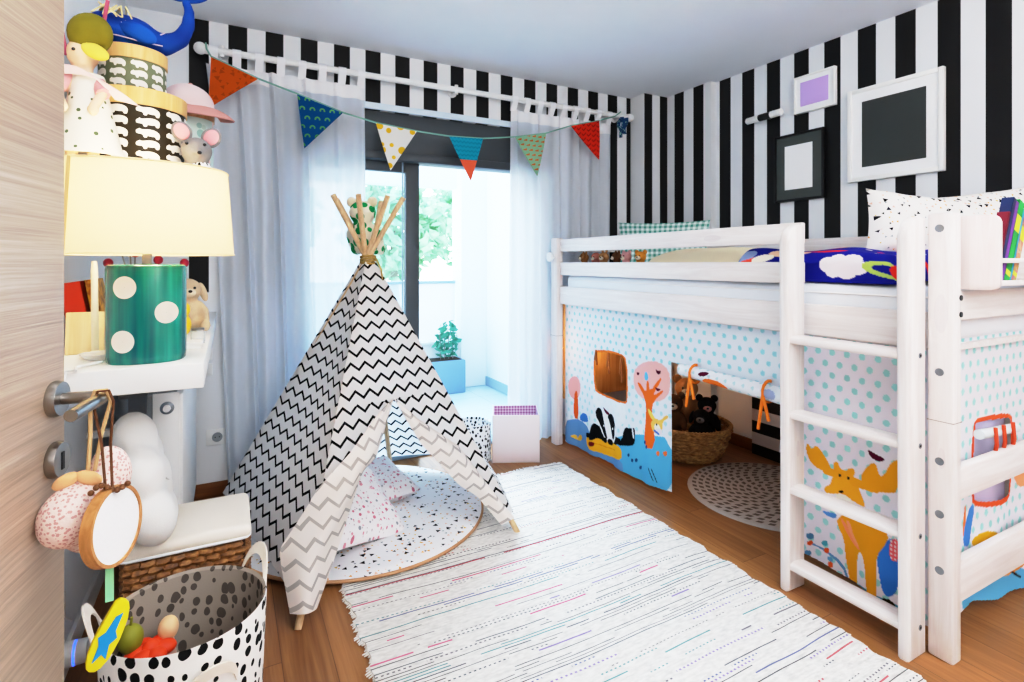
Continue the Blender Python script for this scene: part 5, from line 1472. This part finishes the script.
for sx in (-1, 1):
    q.tube([(DX + sx * .02, DY, DZ + .13), (DX + sx * .022, DY - .004, DZ + .03)], [.016, .013], 10)
    q.tube([(DX + sx * .025, DY, DZ + .24), (DX + sx * .045 , DY - .035, DZ + .2), (DX + sx * .03, DY - .05, DZ + .165)], [.013, .012, .011], 10); q.ell((DX + sx * .03, DY - .052, DZ + .158), (.013, .013, .016))
q.build('body', SKINC, dl, vox=.006)
for sx in (-1, 1):
    B().tube([(DX + sx * .026, DY, DZ + .242), (DX + sx * .047, DY - .037, DZ + .2)], [.017, .016], 12).build('sleeve', mat('pink_doll_sleeve', '#e0a3a8', .9), dl)
    B().ell((DX + sx * .026 + .01, DY - .012, DZ + .0155), (.03, .022, .0145), rot=(0, 0, -.3)).build('shoe', mat('yellow_doll_shoe', '#d2c81e', .7), dl)
q = B()
q.patch(lambda s_, t_: Vector((DX - .03 + .1 * s_ + .05 * s_ * t_, DY - .03 - .016 * sin(3 * s_), DZ + .262 - .07 * s_ * s_ - .022 * t_ * (1 - s_ * .6))), 12, 6); q.build('shawl', mat('blush_shawl', '#f0d3d0', .9), dl, fixn=False, solid=.003)
q = B(); q.ell((DX + .016, DY - .006, DZ + .35), (.046, .04, .05), rot=(0, .5, 0)); q.build('hat', mat('olive_felt', '#7d7420', .9, var=.15, vscale=40), dl)
B().ell((DX + .03, DY - .03, DZ + .302), (.03, .012, .018), rot=(0, .4, 0)).build('hat_brim', mat('yellow_felt', '#e3cf5a', .9), dl)
for sx in (-1, 1):
    B().ell((DX + sx * .012, DY - .033, DZ + .3), .004, u=8, v=6).build('eye', EYEM, dl)
    B().tube([(DX + sx * .03, DY - .01, DZ + .29), (DX + sx * .044, DY - .012, DZ + .38), (DX + sx * .05, DY, DZ + .44)], .0045, 6).build('hat_string', mat('rose_cord', '#b0506a', .8), dl)

dl.scale = (1.1, 1.1, 1.14)
# radiator, switches, socket
ra = thing('radiator', 'white panel radiator on the left wall under the lamp shelf', 'radiator', (-.19, 2.6, .12))
B().box((-.165, 2.17, .12), (-.14, 3.04, .75), .004).build('front_panel', WHITE, ra)
B().box((-.245, 2.18, .12), (-.228, 3.03, .75), .003).build('rear_panel', GREYP, ra)
for y in (2.168, 3.034): B().box((-.228, y, .125), (-.15, y + .008, .755), .002).build('end_cap', WHITE, ra)
q = B()
for k in range(40): q.box((-.228, 2.19 + .0212 * k, .742), (-.165, 2.2 + .0212 * k, .754))
q.box((-.232, 2.176, .735), (-.226, 3.034, .755)).box((-.166, 2.176, .735), (-.16, 3.034, .755)); q.build('grille', GREYP, ra, smooth=False)
M_ = TRS((-.186, 2.168, .705), (PI / 2, 0, 0))
B().lathe([(.021, 0), (.021, .006), (.016, .008), (.001, .009)], 24, M=M_).build('valve', DSTEEL, ra)
B().lathe([(.012, .006), (.011, .02), (.001, .021)], 20, M=M_).build('valve_knob', PLASTIC, ra)
for y in (2.3, 2.9): B().box((XL + .001, y - .015, .6), (-.245, y + .015, .62)).build('bracket', WHITE, ra, smooth=False)
def plate(label, x, y, z, w_, h, cat, name, inner):
    t = thing(name, label, cat, (x, y, z))
    B().box((x - w_ / 2, y - .009, z - h / 2), (x + w_ / 2, y, z + h / 2), .003).build('plate', PLASTIC, t)
    inner(t, x, y - .009, z); return t
def rockers(t, x, y, z):
    for dx in (-.016, .016): B().box((x + dx - .0135, y - .004, z - .024), (x + dx + .0135, y, z + .024), .002).build('rocker', WHITE, t)
plate('upper white double light switch beside the left curtain', -.115, YB, .735, .082, .062, 'light switch', 'light_switch', rockers)
plate('lower white double light switch under the other one by the left curtain', -.115, YB, .655, .082, .062, 'light switch', 'light_switch', rockers)
def sock(t, x, y, z):
    M2 = TRS((x + .008, y, z), (PI / 2, 0, 0))
    B().lathe([(.024, 0), (.024, .002), (.0195, .002), (.0185, .0008), (.001, .0008)], 28, M=M2).build('well', GREYP, t)
    for dx in (-.0095, .0095): B().tube([(x + .008 + dx, y + .004, z), (x + .008 + dx, y - .0014, z)], .0026, 8).build('hole', NOSE, t)
plate('grey white wall socket low on the wall between radiator and curtain', -.06, YB, .305, .085, .08, 'socket', 'wall_socket', sock)

# stool, cushion
st = thing('rattan_stool', 'woven rattan storage stool with cream padded lid by the radiator', 'stool', (-.1, 1.775, 0))
x0, x1, y0, y1 = -.25, .056, 1.65, 1.90
q = B()
def rrect(x0, x1, y0, y1, r, n=100):
    base = rr(x1 - x0, y1 - y0, r, x0, y0, 5); P_ = rs([(p[0], p[1], 0) for p in base] + [(base[0][0], base[0][1], 0)], n); return P_[:-1]
ring = rrect(x0 + .012, x1 - .012, y0 + .012, y1 - .012, .03, 112)
cen = Vector(((x0 + x1) / 2, (y0 + y1) / 2, 0))
for i in range(24):
    z = .012 + .0178 * i
    q.tube([p + Vector((0, 0, z)) + (p - cen).normalized() * .004 * (1 if ((k // 2) + i) % 2 else -1) for k, p in enumerate(ring)], .0105, 6, closed=True)
q.build('woven_body', RATTAN, st)
B().box((x0 + .015, y0 + .015, .004), (x1 - .015, y1 - .015, .43)).build('core', mat('dark_rattan_core', '#3a2413', .8, var=.1), st)
B().box((x0, y0, .437), (x1, y1, .476), .017, 4).build('padded_lid', CREAM, st)
q = B().tube([p + Vector((0, 0, .441)) for p in rrect(x0 + .003, x1 - .003, y0 + .003, y1 - .003, .02, 80)], .004, 6, closed=True); q.build('piping', COTTON, st)
cl = thing('cloud_cushion', 'white puffy cloud shaped cushion leaning on the rattan stool', 'cushion', (-.2, 1.74, .625), rot=(0, -.2, .12), local=True)
q = B()
for (y, z, r) in ((-.1, -.075, .075), (.0, -.1, .078), (.1, -.07, .075), (-.085, .035, .07), (.085, .04, .072), (0, .11, .07), (0, 0, .085)):
    q.ell((0, y, z), (.05 * r / .085 + .012, r, r))
q.build('body', CLOUDM, cl, vox=.012)
def cloud_line():
    return B().tube([(.045, -.07, -.0), (.052, -.02, -.03), (.048, .04, -.0), (.04, .08, .03)], .0025, 5)
cloud_line().build('seam', mat('grey_seam', '#cfccc8', .9), cl)

# low sockets + adapter at the left wall
def splate(label, y, z, h):
    t = thing('wall_socket', label, 'socket', (XL, y, z))
    B().box((XL, y - .043, z - h / 2), (XL + .01, y + .043, z + h / 2), .003).build('plate', PLASTIC, t)
    M3 = TRS((XL + .01, y, z), (0, PI / 2, 0)); B().lathe([(.024, 0), (.024, .002), (.0195, .002), (.0185, .0008), (.001, .0008)], 24, M=M3).build('well', GREYP, t)
splate('upper white wall socket low on the left wall behind the toy basket', 1.95, .2, .085)
splate('lower white wall socket on the left wall with the adapter plugged in', 1.86, .13, .085)
ad = thing('plug_adapter', 'white round plug adapter with blue glow ring on the lower left socket', 'adapter', (XL + .01, 1.86, .13))
M4 = TRS((XL + .011, 1.86, .13), (0, PI / 2, 0))
B().lathe([(.03, 0), (.032, .005), (.032, .045), (.001, .045)], 28, M=M4).build('base', PLASTIC, ad)
B().lathe([(.031, .045), (.031, .05), (.001, .05)], 28, M=M4).build('glow_ring', mat('blue_glow', '#3a5cff', .4, emit='#2a4cff', emis=4, var=.01), ad)
B().lathe([(.031, .05), (.03, .075), (.02, .085), (.001, .086)], 28, M=M4).build('cap', PLASTIC, ad)

# ================================================================== DOOR
DA = math.radians(11); DE = Vector((-.203, .956, 0)); dd = Vector((-sin(DA), -cos(DA), 0)); dn = Vector((cos(DA), -sin(DA), 0))
door = bpy.data.objects.new('door_1', None); COL.objects.link(door); door['kind'] = 'structure'; door['_local'] = 1
door.location = DE; door.rotation_euler = (0, 0, -DA)
# local frame: -y runs from the free edge to the hinge, +x is the visible face
B().box((-.042, -.82, .008), (0, 0, 2.06), .002).build('leaf', DOORW, door)
HZ = 1.017
def rose(y, z, nm):
    B().lathe([(.0235, 0), (.0245, .004), (.0225, .011), (.001, .0115)], 32, M=TRS((0, y, z), (0, PI / 2, 0))).build(nm, STEEL, door)
rose(-.032, HZ, 'handle_rose'); rose(-.032, HZ - .082, 'keyhole_rose')
B().box((.0112, -.0355, HZ - .095), (.0122, -.0285, HZ - .072)).build('keyhole', NOSE, door)
B().tube([(.008, -.032, HZ), (.045, -.032, HZ), (.053, -.034, HZ), (.059, -.041, HZ), (.061, -.051, HZ), (.061, -.09, HZ), (.061, -.13, HZ - .001)], [.008, .008, .0083, .0083, .0083, .008, .0075], 14).build('lever', STEEL, door)
B().ell((.0605, -.037, HZ + .008), .003, u=8, v=6).build('indicator', mat('red_dot', '#9c1a22', .4), door)
def dw(x, y, z):
    R_ = Euler((0, 0, -DA)).to_matrix(); return DE + R_ @ Vector((x, y, z))
# ribbons + hanging things
hk = dw(.061, -.049, HZ)
def loopr(top, bot, w_, r, m_, nm, par, flat=1.0):
    q = B(); a = top; sd = Vector((.006, 0, 0))
    q.tube([bot + sd * .6, bot.lerp(a, .5) + sd * w_, a + Vector((.011, 0, -.004)), a + Vector((.006, 0, .0115)), a + Vector((-.006, 0, .0115)), a + Vector((-.011, 0, -.004)), bot.lerp(a, .5) - sd * w_, bot - sd * .6], r, 6)
    return q.build(nm, m_, par)
# heart cushion
hc = thing('heart_cushion', 'pink speckled heart shaped cushion hanging from the door handle', 'cushion', (-.165, .905, .885))
def speck(nb):
    oc = nb.obj(); v = nb.n('TexVoronoi'); nb.put(v.inputs['Vector'], oc); v.inputs['Scale'].default_value = 230
    return nb.mix(nb.lt(v.outputs['Distance'], .42), H('#efd8d0'), H('#cf9d98'))
q = B(); HC = Vector((-.176, .9, .874))
q.ell(HC + Vector((-.006, -.01, -.004)), (.036, .034, .042), rot=(0, .45, .3)); q.ell(HC + Vector((.03, .03, .034)), (.024, .027, .036), rot=(0, -.2, .3)); q.ell(HC + Vector((.008, .004, -.028)), (.028, .027, .034), rot=(0, .2, 0)); q.ell(HC + Vector((.016, .012, .012)), (.026, .026, .03))
hb = q.build('body', mat('pink_speckled_fabric', speck, .9, var=.04, bump=.2, bscale=300), hc, vox=.005)
loopr(hk + Vector((0, 0, .0)), HC + Vector((.012, .004, .045)), 1.0, .0026, mat('cream_ribbon', '#d9b98a', .8), 'ribbon', hc)
q = B()
for sx in (-1, 1): q.ell(HC + Vector((.0 + sx * .012, -.01, .041)), (.016, .006, .009), rot=(0, sx * .5, 0))
q.build('bow', mat('apricot_ribbon', '#e3b080', .8), hc)
# embroidery hoop
hp = thing('embroidery_hoop', 'round wooden hoop with blank white cloth hanging from the door handle', 'hoop', (-.125, .845, .86))
HP = Vector((-.134, .862, .857)); rad = .05
RH = Matrix.Translation(HP) @ Euler((0, 0, 1.15)).to_matrix().to_4x4() @ Euler((PI / 2 - .08, 0, 0)).to_matrix().to_4x4()
B().lathe([(rad - .004, -.007), (rad, -.007), (rad, .007), (rad - .004, .007), (rad - .004, -.007)], 56, M=RH, cap0=False, cap1=False).build('ring', wood('hoop_beech', '#9c6a3c', '#c08c58', 2, .5, 3), hp)
B().lathe([(.001, .0055), (rad - .004, .005)], 48, M=RH, cap1=False).build('cloth', COTTON, hp, fixn=False)
B().lathe([(.001, -.006), (rad - .004, -.006)], 48, M=RH, cap1=False).build('backing', mat('taupe_felt', '#b08d78', .9), hp, fixn=False)
loopr(hk + Vector((.004, -.006, 0)), HP + Vector((-.004, 0, rad)), .8, .0018, mat('brown_cord', '#5e3a20', .8, var=.2, vscale=200), 'cord', hp)
q = B()
for k in range(8): q.ell(HP + Vector((-.022 + .0055 * k, -.004, rad + .002 + .005 * sin(k) - .0012 * (k - 4) ** 2 * .2)), .0038, u=8, v=6)
q.build('bead_trim', mat('brown_bead', '#6a4426', .5), hp)
# felt ornament
fo = thing('felt_ornament', 'yellow and blue leaf shaped felt ornament on a green ribbon', 'ornament', (-.12, .835, .71))
FP = HP + Vector((-.004, .004, 0))
B().box(tuple(FP + Vector((-.0045, -.001, -.1))), tuple(FP + Vector((.0045, .001, -.05)))).build('ribbon', mat('mint_ribbon', '#8fd2a4', .7), fo, smooth=False)
LS = .88
lf = [(.0, .052), (.016, .046), (.021, .03), (.018, .0), (.012, -.03), (-.002, -.05), (-.016, -.046), (-.02, -.03), (-.016, .0), (-.006, .03)]
RF = Matrix.Translation(FP + Vector((-.002, 0, -.143))) @ Euler((0, .22, .25)).to_matrix().to_4x4()
B().prism(chaikin(lf, 1), lambda u, v, w: RF @ Vector((u * LS, w - .004, v * LS)), .008, bev=.002).build('body', mat('yellow_patch_felt', '#d9c91f', .9, var=.12, vscale=60), fo)
sh_ = [(.012, .03), (.008, .006), (.012, -.004), (.004, -.012), (.004, -.032), (-.003, -.024), (-.012, -.034), (-.009, -.012), (-.012, .0), (-.004, .006), (.004, .026)]
B().prism(sh_, lambda u, v, w: RF @ Vector((u * LS, -.0055 + w, v * LS)), .0015).build('applique', mat('blue_patch_felt', '#1f86c4', .9), fo)

# ================================================================== LIGHT AND CAMERA
def light(name, kind, loc, energy, col, **kw):
    l = bpy.data.lights.new(name, kind); l.energy = energy; l.color = col
    rot = kw.pop('rot', None)
    for k_, v_ in kw.items(): setattr(l, k_, v_)
    o = bpy.data.objects.new(name, l); COL.objects.link(o); o.location = loc
    if rot: o.rotation_euler = rot
    return o
def aim(o, tgt):
    o.rotation_euler = (Vector(tgt) - o.location).to_track_quat('-Z', 'Y').to_euler()
s = light('daylight_sun', 'SUN', (1, 9, 8), 9, (.66, .84, 1.0), angle=math.radians(35)); aim(s, (.4, 1.5, -.3)); s.location = (1.6, 9, 6.5); aim(s, (.7, 2.6, 0))
light('lamp_glow', 'POINT', (LX, LY, LZ + .4), 10, (1, .82, .58), shadow_soft_size=.045)
light('night_light_glow', 'POINT', (2.12, 2.88, .66), 3.2, (1, .62, .34), shadow_soft_size=.03)
light('rear_fill', 'POINT', (.9, -1.5, 2.05), 42, (1, .955, .91), shadow_soft_size=.35)  # added fill behind the camera, evens out the room
l = light('overhead_fill', 'AREA', (.9, .1, ZC - .03), 10, (1, .95, .91), shape='DISK', size=.9)  # added soft fill from above, out of view
l = light('upward_fill', 'AREA', (1.3, -.8, 1.8), 92, (.96, .98, 1), shape='DISK', size=.5); l.rotation_euler = (PI, 0, 0)  # added fill aimed upward, brightens the ceiling and bounces back
light('left_fill', 'POINT', (.15, 1.1, 2.28), 9, (.96, .98, 1.0), shadow_soft_size=.12)  # added fill out of view, lifts the left side of the teepee
W_ = bpy.data.worlds.new('sky'); SC.world = W_; W_.use_nodes = True
nt = W_.node_tree; bg = nt.nodes['Background']
tc = nt.nodes.new('ShaderNodeTexCoord'); sp = nt.nodes.new('ShaderNodeSeparateXYZ'); rp = nt.nodes.new('ShaderNodeValToRGB')
nt.links.new(tc.outputs['Generated'], sp.inputs[0]); nt.links.new(sp.outputs[2], rp.inputs[0]); nt.links.new(rp.outputs[0], bg.inputs[0])
rp.color_ramp.elements[0].position = .0; rp.color_ramp.elements[0].color = (.9, .96, 1, 1)
rp.color_ramp.elements[1].position = .5; rp.color_ramp.elements[1].color = (.42, .72, 1, 1)
bg.inputs[1].default_value = 5.0

cam = bpy.data.cameras.new('camera'); co = bpy.data.objects.new('camera', cam); COL.objects.link(co)
cam.sensor_width = 36; cam.lens = 36 * 535 / 1024; cam.shift_y = -78 / 1024; cam.clip_start = .02
co.location = (0, 0, 1.2); co.rotation_euler = (PI / 2, 0, -math.radians(27.9))
SC.camera = co
SC.view_settings.view_transform = 'Standard'
SC.view_settings.exposure = 0.0
vs = SC.view_settings; vs.use_curve_mapping = True
cm = vs.curve_mapping; cm.white_level = (3, 3, 3); cv_ = cm.curves[3]
CP = [(0, 0), (.02, .02), (.06, .23), (.133, .50), (.207, .715), (.333, .875), (.533, .96), (1, 1)]
CP = [(0, 0), (.01, .018), (.06, .165), (.133, .415), (.207, .655), (.333, .84), (.533, .945), (1, 1)]
for i, (x_, y_) in enumerate(CP):
    if i == 0: cv_.points[0].location = (x_, y_)
    elif i == len(CP) - 1: cv_.points[-1].location = (x_, y_)
    else: cv_.points.new(x_, y_)
cm.update()
try: SC.view_settings.look = 'None'
except Exception: pass
for o in bpy.data.objects:
    if '_local' in o: del o['_local']
